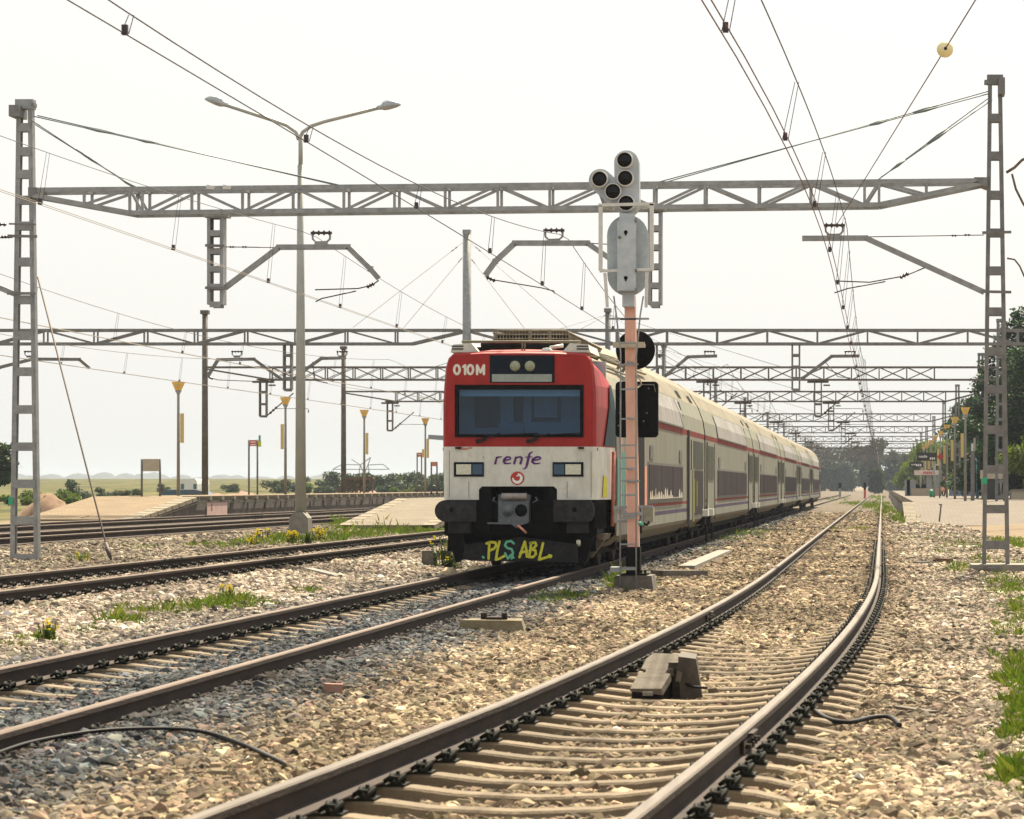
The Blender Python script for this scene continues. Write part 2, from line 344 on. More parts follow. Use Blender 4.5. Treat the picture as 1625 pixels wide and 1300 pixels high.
xs=np.unique(np.concatenate([np.linspace(-2200,-300,20),np.linspace(-300,-40,40),np.linspace(-40,14,130),np.linspace(14,100,12),np.linspace(100,1500,15)]))
ys=np.unique(np.concatenate([np.linspace(-12,130,120),np.linspace(130,900,60),np.linspace(900,3600,20)]))
inb=lambda X,Y: np.where((X>-26.9)&(X<2.0)&(Y>-8)&(Y<880),-.35,0.0)
sheet('ground',xs,ys,inb,ground_mat(),'open ground of field and dirt beside the railway')
xb=np.unique(np.concatenate([np.linspace(-28,-14,15),np.linspace(-14,-3.5,60),np.linspace(-3.5,1.2,60),np.linspace(1.2,2.6,6)]))
yb=np.unique(np.concatenate([np.linspace(-9,8,8),np.linspace(8,50,90),np.linspace(50,130,40),np.linspace(130,890,60)]))
edge=lambda X,Y: np.where((X<-27.5)|(X>2.4),-.3,0.012)
BALM=ballast_mat()
sheet('ballast_bed',xb,yb,edge,BALM,'stone ballast bed under the railway tracks')

# ------------------------------------------------------------------ loose ballast stones (uncountable: one object)
def stone_cloud():
    P_=[];C_=[];SC=[]
    for z0 in np.arange(9.6,150,1.0):
        zc=z0+.5; x0=(-70-VX)*zc/F; x1=(1700-VX)*zc/F
        x0=max(x0,-17.5); x1=min(x1,3.4)
        den=np.interp(zc,[10,20,35,55,84,150],[1500,1250,640,300,120,45])
        n=int(den*(x1-x0)); x=rng.uniform(x0,x1,n); y=rng.uniform(z0,z0+1,n)
        keep=np.ones(n,bool)
        jit=rng.normal(0,.28,n)
        for rc in (C2-.87,C2+.87): keep&=np.abs(x-rc)>.105
        for rc in (C3-.87,C3+.87): keep&=np.abs(x-rc)>.16
        xr=xr1(y)
        for rc in (xr,xr-1.74): keep&=np.abs(x-rc)>.115
        # sleepers of the near track stay mostly clear
        dc=np.abs(x-c1(y)); ph=np.abs(((y+(x-c1(y))*.05)-10.0)/.6-np.round((y+(x-c1(y))*.05-10.0)/.6))*.6
        cov=np.interp(y,[9,17,22,34],[.12,.16,.32,.9])
        cov=np.where(x>xr+.1,np.interp(y,[9,30,48,62],[.08,.10,.25,.9]),cov)
        keep&=~((dc<1.34)&(ph<.16)&(rng.random(n)>cov))
        # left half of the second track shows its sleepers
        ph2=np.abs((y-14.0)/.6-np.round((y-14.0)/.6))*.6
        keep&=~((x<C2-.05)&(x>C2-.8)&(ph2<.15)&(rng.random(n)>.18))
        keep&=~((x<C3+1.3)&(x>C3+.95)&(np.abs((y-30)/.6-np.round((y-30)/.6))*.6<.12)&(rng.random(n)>.25))
        # thin out on the dirt to the right
        keep&=~((x>1.8)&(rng.random(n)<np.clip((x-2.0)/2.2,0,.9)*np.clip((110-y)/60,.25,1)**.3))
        x=x[keep];y=y[keep];jit=jit[keep];k=len(x)
        gz=G(x,y)
        s=rng.uniform(.018,.040,k)*np.interp(zc,[10,25,84,150],[1,1.05,1.75,2.3])*np.where(rng.random(k)<.06,1.5,1)
        P_.append(np.stack([x,y,gz+s*.15+.008],1)); SC.append(s)
        c=zone_col(x+jit*.75)
        br=np.exp(rng.normal(.04,.42,k))[:,None]; tint=1+rng.normal(0,.035,(k,3)); c=c*br*tint
        odd=rng.random(k); c[odd<.16]*=.42; w=(odd>.95); c[w]=c[w]*.4+np.array([.22,.14,.11])*.6
        c=c*np.exp(.16*np.sin(x*1.7+y*.6)+.16*np.sin(y*.83-x*.9+2)+.12*np.sin(x*.5+y*1.9))[:,None]
        dr=np.full(len(x),9.0); xr=xr1(y)
        for rc in (C2-.87,C2+.87,C3-.87,C3+.87,xr,xr-1.74): dr=np.minimum(dr,np.abs(x-rc))
        st=(.42*np.exp(-(dr/.28)**2))[:,None]; c=c*(1-st)+np.array([.060,.036,.022])*st   # brake dust and rust beside the rails
        C_.append(np.clip(c,.008,.5))
    P_=np.concatenate(P_);C_=np.concatenate(C_);SC=np.concatenate(SC); n=len(P_)
    me=bpy.data.meshes.new('ballast_stones'); me.vertices.add(n); me.vertices.foreach_set('co',P_.astype(np.float32).ravel())
    def at(nm,ty,arr,key):
        a=me.attributes.new(nm,ty,'POINT'); a.data.foreach_set(key,np.ascontiguousarray(arr).ravel())
    at('turn','FLOAT_VECTOR',(rng.uniform(0,6.28,(n,3))*np.array([.12,.12,1])+np.array([-.35,-.35,0])).astype(np.float32),'vector')
    sc=np.stack([SC*rng.uniform(.8,1.45,n),SC*rng.uniform(.8,1.25,n),SC*rng.uniform(.75,1.2,n)],1)
    at('size','FLOAT_VECTOR',sc.astype(np.float32),'vector')
    at('pick','INT',rng.integers(0,8,n).astype(np.int32),'value')
    at('tone','FLOAT_COLOR',np.concatenate([C_,np.ones((n,1))],1).astype(np.float32),'color')
    m,nt,b=NT('stone'); a=nt.nodes.new('ShaderNodeAttribute'); a.attribute_type='INSTANCER'; a.attribute_name='tone'
    b.inputs['Roughness'].default_value=.92; b.inputs['Specular IOR Level'].default_value=.15; nt.links.new(a.outputs['Color'],b.inputs['Base Color'])
    me.materials.append(m)
    o=bpy.data.objects.new('ballast_stones',me); COL.objects.link(o)
    ng=bpy.data.node_groups.new('scatter','GeometryNodeTree')
    ng.interface.new_socket('Geometry',in_out='INPUT',socket_type='NodeSocketGeometry'); ng.interface.new_socket('Geometry',in_out='OUTPUT',socket_type='NodeSocketGeometry')
    N=ng.nodes.new; L=ng.links.new
    gi=N('NodeGroupInput'); go=N('NodeGroupOutput'); jn=N('GeometryNodeJoinGeometry')
    for k in range(8):
        ic=N('GeometryNodeMeshIcoSphere'); ic.inputs['Radius'].default_value=.78; ic.inputs['Subdivisions'].default_value=1 if k%2 else 2
        rv=N('FunctionNodeRandomValue'); rv.data_type='FLOAT_VECTOR'; rv.inputs['Min'].default_value=(-.36,-.36,-.36); rv.inputs['Max'].default_value=(.36,.36,.36); rv.inputs['Seed'].default_value=k+3
        sp=N('GeometryNodeSetPosition'); L(ic.outputs['Mesh'],sp.inputs['Geometry']); L(rv.outputs[0],sp.inputs['Offset'])
        ch=N('GeometryNodeConvexHull'); L(sp.outputs[0],ch.inputs[0])
        sm=N('GeometryNodeSetMaterial'); sm.inputs['Material'].default_value=m; L(ch.outputs[0],sm.inputs['Geometry'])
        g2=N('GeometryNodeGeometryToInstance'); L(sm.outputs[0],g2.inputs[0]); L(g2.outputs[0],jn.inputs[0])
    ip=N('GeometryNodeInstanceOnPoints'); L(gi.outputs[0],ip.inputs['Points']); L(jn.outputs[0],ip.inputs['Instance']); ip.inputs['Pick Instance'].default_value=True
    for nm,ty,sock in (('pick','INT','Instance Index'),('turn','FLOAT_VECTOR','Rotation'),('size','FLOAT_VECTOR','Scale')):
        na=N('GeometryNodeInputNamedAttribute'); na.data_type=ty; na.inputs['Name'].default_value=nm; L(na.outputs[0],ip.inputs[sock])
    L(ip.outputs[0],go.inputs[0])
    md=o.modifiers.new('scatter','NODES'); md.node_group=ng
    tag(o,'crushed ballast stones lying between and around the rails','ballast stones',None,'stuff')
    print('stones',n)
stone_cloud()

# ------------------------------------------------------------------ rails and sleepers
RP=[(-.07,-.159),(-.07,-.150),(-.012,-.128),(-.009,-.050),(-.036,-.040),(-.036,-.009),(-.027,0),(.027,0),(.036,-.009),(.036,-.040),(.009,-.050),(.012,-.128),(.07,-.150),(.07,-.159)]
def rail(pts, top, label, group, joints=()):
    b=MB(); n=len(RP); vs=[]; pts=[Vector(p) for p in pts]
    for i,p in enumerate(pts):
        t=pts[min(i+1,len(pts)-1)]-pts[max(i-1,0)]; t.z=0; t.normalize(); s=Vector((t.y,-t.x,0))
        for w,z in RP: vs.append(p+s*w+Vector((0,0,z)))
    for j in range(n):
        k=(j+1)%n; mi=1 if j in (5,6,7) else 0
        o=len(b.v)
        b.add([],[],0)
    b.v=vs
    for i in range(len(pts)-1):
        for j in range(n):
            k=(j+1)%n; b.f.append([i*n+j,i*n+k,(i+1)*n+k,(i+1)*n+j]); b.m.append(1 if j in(5,6,7) else 0); b.sm.append(False)
    o=b.build('rail',[M['rail_side'],M[top]],fixn=True); tag(o,label,'rail',group)
    for y,sd_ in joints:
        i=min(range(len(pts)),key=lambda q:abs(pts[q].y-y)); p=pts[i]; q=pts[min(i+1,len(pts)-1)]; t=(q-p); t.z=0; t.normalize(); s=Vector((t.y,-t.x,0))
        c=MB()
        a=p+s*(sd_*.024)+Vector((0,0,-.088)); c.bar(a-t*.32,a+t*.32,.07,.022)
        for e in (-.24,-.08,.08,.24): c.cyl(a+t*e+s*sd_*.008,a+t*e+s*sd_*.045,.017,6)
        c.bar(p-t*.14+s*sd_*.05+Vector((0,0,-.03)),p+t*.14+s*sd_*.05+Vector((0,0,-.03)),.012,.035)
        jo=c.build('joint_plate',M['rail_side'],o)
    return o
yy=list(np.concatenate([np.linspace(7,50,90),np.linspace(52,420,30)]))
rail([(float(xr1(y)),y,0) for y in yy],'rail_top','worn steel rail on the right of the curving near track','rails of the near track',[(15.2,1)])
rail([(float(xr1(y))-1.74,y,float(cant(y))) for y in yy],'rail_top','worn steel rail on the left of the curving near track','rails of the near track',[(29.5,1)])
ys2=[10,25,40,60,100,200,420]
rail([(C2-.87,y,0) for y in ys2],'rail_top_rust','brown rail on the left below the red train','rails of the train track')
rail([(C2+.87,y,0) for y in ys2],'rail_top_rust','brown rail on the right below the red train','rails of the train track')
for s,l in((-.87,'far rusty rail of the track left of the train'),(.87,'near rusty rail of the track left of the train')):
    rail([(C3+s,y,Z3) for y in (24,40,60,100,200,420)],'rail_top_rust',l,'rails of the track left of the train')
for s,l in((-.87,'farther rail of the dark track in front of the left platform'),(.87,'nearer rail of the dark track in front of the left platform')):
    rail([(C4+s,y,Z4) for y in (40,70,120,220,420)],'rail_top_rust',l,'rails of the platform track')
for s,l in((-.87,'rail closest to the dark wall of the left platform'),(.87,'last but one rail before the dark wall of the left platform')):
    rail([(C5+s,y,Z4) for y in (50,80,120,220,420)],'rail_top_rust',l,'rails along the left platform wall')
def sleeper_mesh():
    b=MB(); st=[(-1.30,.11,.075,-.055),(-1.12,.115,.08,-.015),(-.98,.12,.085,0),(-.66,.12,.085,0),(-.42,.11,.08,-.03),(0,.105,.075,-.045),(.42,.11,.08,-.03),(.66,.12,.085,0),(.98,.12,.085,0),(1.12,.115,.08,-.015),(1.30,.11,.075,-.055)]
    vs=[]
    for x,wb,wt,z in st: vs+=[(x,-wb-.02,-.2),(x,-wt,z-.012),(x,-wt+.015,z),(x,wt-.015,z),(x,wt,z-.012),(x,wb+.02,-.2)]
    fs=[]
    for i in range(len(st)-1):
        for j in range(5): fs.append((i*6+j,(i+1)*6+j,(i+1)*6+j+1,i*6+j+1))
    n=(len(st)-1)*6; fs+=[tuple(range(6))[::-1],tuple(range(n,n+6))]
    return b.add(vs,fs)
def clip_mesh():
    b=MB()
    b.box((.05,0,.006),(.11,.13,.012))
    ring=[(.055+.03*cos(a)*1.1,.062*sin(a),.035+.022*cos(2*a)) for a in np.linspace(0,2*pi,13)]
    b.tube(ring,.013,6,cap=False)
    b.tube([(-.01,-.05,.022),(.03,-.06,.05),(.07,-.05,.045)],.012,6); b.tube([(-.01,.05,.022),(.03,.06,.05),(.07,.05,.045)],.012,6)
    b.cyl((.055,0,.01),(.055,0,.075),.011,8); b.cyl((.055,0,.04),(.055,0,.058),.024,6)
    return b
sl0=sleeper_mesh().build('railway_sleeper',M['sleeper']); cl0=clip_mesh().build('rail_clip',M['clip'],sl0)
clips=[cl0]
for k in range(3):
    c=cl0.copy(); COL.objects.link(c); c.parent=sl0; clips.append(c)
def set_clips(cs):
    for c,(x,r) in zip(cs,((-.87-.075,pi),(-.87+.075,0),(.87-.075,pi),(.87+.075,0))):
        c.location=(x,0,.002); c.rotation_euler=(0,0,r)
set_clips(clips)
def sleepers(spots, label, group, withclips, first=None):
    for (x,y,z,rz) in spots:
        if first is not None: o=first; first=None
        else:
            o=sl0.copy(); COL.objects.link(o)
            if withclips:
                cs=[]
                for c in clips:
                    d=c.copy(); COL.objects.link(d); d.parent=o; cs.append(d)
        o.location=(x,y,z); o.rotation_euler[2]=rz; tag(o,label,'sleeper',group)
sp1=[]
for i in range(102):
    y=10.0+.6*i; dx=float(c1(y+.1)-c1(y-.1))/.2; sp1.append((float(c1(y)),y,-.162,-math.atan(dx)+RND.uniform(-.01,.01)))
sleepers(sp1,'pale concrete sleeper under the curving near track','sleepers of the near track',True,sl0)
sleepers([(C2+RND.uniform(-.01,.01),14.0+.6*i,-.162,RND.uniform(-.01,.01)) for i in range(46)],'concrete sleeper half buried in blue grey stones before the train','sleepers of the train track',True)
sleepers([(C3+RND.uniform(-.01,.01),30+.6*i,Z3-.162,0) for i in range(78)],'concrete sleeper under the rusty track left of the train','sleepers of the track left of the train',True)
sleepers([(C4+RND.uniform(-.02,.02),54+.6*i,Z4-.162,0) for i in range(58)],'sleeper with only its tip showing by the dark platform track','sleepers of the platform track',False)

# ------------------------------------------------------------------ grass and weeds
def GPV(x,y):
    x=np.asarray(x,dtype=float); y=np.asarray(y,dtype=float); Z=np.full(len(x),40.0)
    for _ in range(25):
        Z=.5*Z+.5*F*(CZ-G((x-VX)*Z/F,Z))/np.maximum(y-VY,2.0)
    X=(x-VX)*Z/F; return np.stack([X,Z,G(X,Z)],1)
def grass(patches, name, label, mats, seed):
    r=np.random.default_rng(seed); VV=[];II=[]
    for (px,py,rx,ry,n,h) in patches:
        n=int(n*1.7); T=max(5,n//26)
        ta=r.uniform(0,2*pi,T); tq=np.sqrt(r.random(T)); tr_=r.uniform(.04,.30,T); th_=np.exp(r.normal(0,.35,T)); k=r.integers(0,T,n)
        ux=tq[k]*np.cos(ta[k])+r.normal(0,1,n)*tr_[k]*.8; uy=tq[k]*np.sin(ta[k])+r.normal(0,1,n)*tr_[k]; q=np.clip(np.sqrt(ux**2+uy**2),0,1.2)
        g=GPV(px+rx*ux,np.maximum(py+ry*uy,VY+12))
        # tufts: pull blades towards random centres
        hh=h*th_[k]*r.uniform(.35,1.2,n)*(1.05-.6*np.minimum(q,1)); w=.002+.00019*g[:,1]; t=r.uniform(0,pi,n); dx,dy=np.cos(t)*w,np.sin(t)*w; lx,ly=r.normal(0,.38,n)*hh,r.normal(0,.38,n)*hh
        x,y,z=g.T
        V=np.stack([x-dx,y-dy,z-.02,x+dx,y+dy,z-.02,x+lx*.4+dx*.7,y+ly*.4+dy*.7,z+hh*.6,x+lx,y+ly,z+hh],1).reshape(-1,3)
        VV.append(V); II.append((r.random(n)>.6).astype(int))
    V=np.concatenate(VV); I=np.concatenate(II); n=len(I); f=np.arange(4*n).reshape(n,4)
    return tag(np_mesh(name,V,f,mats,I),label,'grass',None,'stuff')
GR=[M['grass1'],M['grass2']]
grass([(320,965,160,7,2200,.09),(200,990,60,7,900,.09),(270,975,70,6,900,.10),(140,1005,40,6,400,.08),(370,958,60,8,1100,.11),(60,1020,45,10,300,.10),(490,942,25,5,400,.10),(20,1030,30,6,300,.06),(345,968,80,6,900,.10)],'grass','thin strip of grass in the ballast left of the train track',GR,11)
grass([(600,842,95,8,5200,.17),(650,848,70,6,3000,.15),(560,854,70,5,2200,.17),(500,860,60,6,1600,.17),(420,864,70,6,1500,.15),(330,870,60,5,800,.13),(690,842,30,6,900,.17),(140,890,60,5,500,.10),(230,872,60,5,400,.10),(540,832,25,5,1000,.2),(450,858,40,5,1000,.17)],'grass','long green grass before the platform ramp left of the train',GR,12)
grass([(890,952,45,8,1100,.10),(1000,928,55,8,800,.14),(985,935,30,6,400,.14),(860,958,30,5,300,.08),(940,942,40,5,250,.07),(560,978,12,4,120,.07),(690,1010,20,5,120,.06)],'grass','low grass around the concrete foot of the signal',GR,13)
grass([(1180,850,60,9,1500,.12),(1150,862,60,8,1100,.10),(1220,845,50,6,700,.10),(1330,842,26,4,500,.12),(1365,842,26,3,500,.12),(1290,846,20,4,200,.1),(1120,872,40,6,400,.09),(1385,802,28,6,700,.2),(1405,815,20,12,800,.2),(1425,826,18,9,800,.25),(1395,790,14,5,300,.2),(1360,800,30,5,400,.15),(1330,792,20,4,200,.15),(1270,858,40,4,150,.08)],'grass','patchy grass along the far part of the near track',GR,14)
grass([(1480,855,70,7,1600,.10),(1530,868,60,9,2600,.10),(1600,862,40,9,1200,.12),(1520,905,34,9,900,.10),(1600,900,40,10,1500,.08),(1510,880,60,8,1200,.07),(1590,925,50,26,3000,.09),(1615,975,34,30,3400,.09),(1605,940,50,12,1800,.09),(1600,1010,40,14,1200,.07),(1560,950,50,30,700,.06),(1622,1080,40,45,6500,.08),(1625,1140,34,40,5600,.08),(1580,1050,30,60,500,.06),(1560,1180,40,40,300,.06),(1600,1120,30,10,800,.07),(1612,1175,34,18,1500,.07),(1615,1240,45,30,3600,.08),(1575,1000,25,10,400,.08),(1590,1085,30,8,500,.09),(1460,830,25,4,400,.2),(1500,828,50,3,500,.15),(1560,905,40,6,700,.13),(1575,890,60,5,500,.1)],'grass','green grass on the dirt right of the near track',GR,15)
def weed(px,py,h,n,fl,label,seed,spread=.5,g2='leaf_mid'):
    r=random.Random(seed); g=GP(px,py); t=thing('flowering_weed' if fl else 'weed_clump',g,label,'weed','weeds growing in the ballast')
    a=MB(); l=MB(); f=MB()
    for i in range(int(n*1.7)):
        an=r.uniform(0,2*pi); q=r.uniform(0,1)*spread*h*1.3; bx,by=g.x+q*.5*cos(an),g.y+q*.5*sin(an); hh=h*r.uniform(.2,1.05)
        tx,ty=bx+r.uniform(-.4,.4)*hh*.6,by+r.uniform(-.4,.4)*hh*.6
        a.tube([(bx,by,g.z-.03),((bx+tx)/2,(by+ty)/2,g.z+hh*.55),(tx,ty,g.z+hh)],.0035+.00004*g.y,4)
        for k in range(9):
            u=r.uniform(.05,.95); cx,cy,cz=bx+(tx-bx)*u,by+(ty-by)*u,g.z+hh*u; L=h*r.uniform(.10,.24)*(1.15-u); aa=r.uniform(0,2*pi); dz=r.uniform(-.3,.8)*L
            e=Vector((cx+cos(aa)*L,cy+sin(aa)*L,cz+dz)); w=L*.28; s=Vector((-sin(aa)*w,cos(aa)*w,0)); mid=Vector((cx,cy,cz)).lerp(e,.5)
            l.quad((cx,cy,cz),mid+s,e,mid-s,r.randint(0,1))
        if r.random()<fl*.5:
            for k in range(4):
                c=Vector((tx+r.uniform(-.03,.03),ty+r.uniform(-.03,.03),g.z+hh+r.uniform(-.05,.03))); q=.006+.00018*g.y
                f.quad(c+Vector((-q,0,-q)),c+Vector((q,0,-q*.4)),c+Vector((q,.3*q,q)),c+Vector((-q,.3*q,q*.5)))
    a.build('stem',M['grass1'],t); l.build('foliage',[M[g2],M['grass1']],t)
    if fl and f.v: f.build('flower',M['flower'],t)
weed(75,1022,.22,34,.5,'bushy weed with small yellow flowers at the left edge, in pale stones',1,.7,'leaf_mid2')
weed(365,955,.22,16,.8,'thin weed with yellow flowers in the strip left of the train track',2,.9)
weed(505,862,.36,40,.9,'yellow flowering weed right of the lamp post foot',3,.8,'leaf_mid2')
weed(462,866,.34,36,.9,'yellow flowering weed in front of the lamp post foot',4,.8)
weed(415,858,.30,24,.8,'loose yellow flowering weed left of the lamp post foot',5,1.2,'leaf_lime2')
weed(487,866,.34,50,0,'dark green bushy weed hugging the lamp post foot',6,.7,'leaf_mid2')
weed(128,895,.2,16,.7,'weed with yellow flowers beside the foot of the left mast',7,1.2,'leaf_lime2')
weed(712,905,.62,34,.5,'tall weed with yellow flowers beside the front of the train',8,.7,'leaf_mid2')
weed(400,868,.26,26,.4,'low green weed by the far rail, left of the lamp post',9,1.1,'leaf_lime2')
weed(980,930,.22,20,0,'small green weed at the corner of the signal plinth',10,.9,'leaf_mid')
weed(1436,822,.4,30,0,'green weed at the corner of the right platform ramp',11,.9,'leaf_lime2')
# ------------------------------------------------------------------ the train
XT=-5.84; YF=42.6; SF=F/YF
def fx(x): return (x-VX)/SF
def fz(y): return CZ-(y-VY)/SF
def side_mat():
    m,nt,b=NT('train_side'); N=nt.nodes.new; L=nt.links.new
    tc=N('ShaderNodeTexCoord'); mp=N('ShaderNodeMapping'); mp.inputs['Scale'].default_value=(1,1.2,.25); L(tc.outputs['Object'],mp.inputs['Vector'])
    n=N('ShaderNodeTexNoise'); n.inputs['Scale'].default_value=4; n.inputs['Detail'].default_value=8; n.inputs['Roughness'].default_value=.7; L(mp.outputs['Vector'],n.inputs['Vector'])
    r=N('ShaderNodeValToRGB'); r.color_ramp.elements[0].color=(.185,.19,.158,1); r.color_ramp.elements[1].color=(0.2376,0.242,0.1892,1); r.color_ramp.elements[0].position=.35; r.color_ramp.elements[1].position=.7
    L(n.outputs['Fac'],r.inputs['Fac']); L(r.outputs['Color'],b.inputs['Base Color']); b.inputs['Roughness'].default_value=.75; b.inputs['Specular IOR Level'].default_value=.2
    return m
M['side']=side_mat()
M['roof']=mat('train_roof',(0.1518,0.1317,0.08705),(0.2053,0.1808,0.1272),2.5,.75,0,.05,8,stretch=(1,.4,1))
M['skirt']=mat('train_skirt',(0.1255,0.1093,0.07673),(0.172,0.1535,0.1162),3,.7,0,0,c3=(0.1162,0.09765,0.0744),lo=.3,hi=.62)
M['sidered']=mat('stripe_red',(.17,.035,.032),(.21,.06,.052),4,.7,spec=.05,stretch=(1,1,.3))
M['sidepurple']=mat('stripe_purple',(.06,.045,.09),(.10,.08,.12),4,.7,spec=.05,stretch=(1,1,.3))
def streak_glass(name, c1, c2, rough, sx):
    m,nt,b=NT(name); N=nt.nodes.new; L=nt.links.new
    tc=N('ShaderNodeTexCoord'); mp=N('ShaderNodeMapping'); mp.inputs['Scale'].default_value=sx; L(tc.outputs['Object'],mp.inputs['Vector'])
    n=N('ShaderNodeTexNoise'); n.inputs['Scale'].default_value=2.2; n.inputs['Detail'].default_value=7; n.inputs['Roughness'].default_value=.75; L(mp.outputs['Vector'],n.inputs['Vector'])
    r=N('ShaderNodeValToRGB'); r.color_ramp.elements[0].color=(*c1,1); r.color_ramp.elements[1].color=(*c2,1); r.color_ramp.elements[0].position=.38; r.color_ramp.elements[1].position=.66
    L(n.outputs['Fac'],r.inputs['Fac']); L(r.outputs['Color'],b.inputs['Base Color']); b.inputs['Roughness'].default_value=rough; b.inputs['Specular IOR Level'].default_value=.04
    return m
M['upglass']=streak_glass('pale_upper_window',(0.225,0.21,0.195),(0.42,0.405,0.375),.35,(1,1.3,.35))  # whitish reflection on the panes painted in as pale streaks
M['lowglass']=streak_glass('filmed_lower_window',(.022,.018,.022),(.055,.045,.050),.5,(1,2.2,.2))
M['lowglass_tag']=streak_glass('scraped_film',(.44,.40,.32),(.62,.58,.48),.5,(1,2,1))
M['doorglass']=streak_glass('scratched_door_glass',(.018,.02,.018),(.09,.095,.065),.3,(1,2,.3))
M['frame']=mat('dark_window_frame',(.05,.05,.045),(.12,.12,.10),12,.6)
def windscreen_mat():
    m,nt,b=NT('windscreen_glass'); nt.nodes.remove(b); N=nt.nodes.new; L=nt.links.new
    t=N('ShaderNodeBsdfTransparent'); t.inputs['Color'].default_value=(.40,.66,.93,1); g=N('ShaderNodeBsdfGlossy'); g.inputs['Roughness'].default_value=.03; g.inputs['Color'].default_value=(.8,.9,1,1)
    mx=N('ShaderNodeMixShader'); mx.inputs['Fac'].default_value=.035; L(t.outputs[0],mx.inputs[1]); L(g.outputs[0],mx.inputs[2]); L(mx.outputs[0],nt.nodes['Material Output'].inputs['Surface'])
    return m
M['windscreen']=windscreen_mat()
M['cabwall']=mat('cab_wall',(.34,.40,.46),(.40,.46,.52),3,.7); M['cabdark']=mat('cab_dark',(.07,.09,.12),None,rough=.7); M['cabblind']=mat('cab_blind',(.30,.31,.32),None,rough=.7)
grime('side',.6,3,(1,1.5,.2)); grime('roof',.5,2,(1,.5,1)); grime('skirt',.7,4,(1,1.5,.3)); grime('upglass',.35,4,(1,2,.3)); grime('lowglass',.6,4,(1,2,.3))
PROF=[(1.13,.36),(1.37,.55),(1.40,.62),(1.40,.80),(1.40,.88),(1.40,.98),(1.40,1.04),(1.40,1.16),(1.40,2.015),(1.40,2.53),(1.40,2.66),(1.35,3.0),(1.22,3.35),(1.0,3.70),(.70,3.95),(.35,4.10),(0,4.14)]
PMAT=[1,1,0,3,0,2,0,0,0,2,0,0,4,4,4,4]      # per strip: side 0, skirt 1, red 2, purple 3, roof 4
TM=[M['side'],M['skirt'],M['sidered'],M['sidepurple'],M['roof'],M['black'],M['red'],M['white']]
def ring(y, prof):
    return [(XT+w,y,z) for w,z in prof]+[(XT-w,y,z) for w,z in prof[-2::-1]]
def loft(b, rings, mats):
    n=len(rings[0]); o=len(b.v)
    for r in rings: b.v.extend(r)
    full=mats+mats[::-1]
    for i in range(len(rings)-1):
        for j in range(n-1):
            mi=full[j](i) if callable(full[j]) else full[j]
            b.f.append([o+i*n+j,o+(i+1)*n+j,o+(i+1)*n+j+1,o+i*n+j+1]); b.m.append(mi); b.sm.append(False)
train=thing('commuter_train',(XT,YF+2,0),'red and white double deck train with graffiti on its plough','train')
def low(prof, top):   # squash the roof down to a lower crest
    return [(w,z if z<=3.0 else 3.0+(z-3.0)*(top-3.0)/1.14) for w,z in prof]
def carriage(y0, y1, first=False, last=False):
    b=MB()
    ys=[y0+.18]+[y0+.18+(y1-.18-(y0+.18))*k/6 for k in range(1,6)]+[y1-.18]
    rs=[ring(y,PROF) for y in ys]
    if first: rs=[ring(YF+1.4,low(PROF,3.74)),ring(50.0,low(PROF,3.80)),ring(50.9,PROF),ring(58,PROF),ring(y1-.18,PROF)]
    loft(b,rs,PMAT)
    if not first: b.f.append(list(range(len(rs[0])))); b.m.append(5); b.sm.append(False)
    k=len(rs[0]); b.f.append([(len(rs)-1)*k+i for i in range(k)][::-1]); b.m.append(5); b.sm.append(False)
    return b
def side_quad(b, y0, y1, z0, z1, off=.012, mi=0, th=.012):
    """thin panel on the right side of the train"""
    x=XT+1.40
    b.bb(x+off-th*.5+.001,x+off+th*.5,y0,y1,z0,z1,mi)
def upper_window(y0,y1,slant=1.0):
    b=MB(); o=.012
    pts=[(1.40+o,2.69),(1.352+o,3.0),(1.245+o,3.29)]
    for (w0,z0),(w1,z1),d0,d1 in((pts[0],pts[1],0,slant*.5),(pts[1],pts[2],slant*.5,slant)):
        b.quad((XT+w0,y0,z0),(XT+w0,y1-d0*.0,z0),(XT+w1,y1-d1*.0,z1),(XT+w1,y0,z1))
    return b
bounds=[YF]+[66.3+24.8*i for i in range(6)]
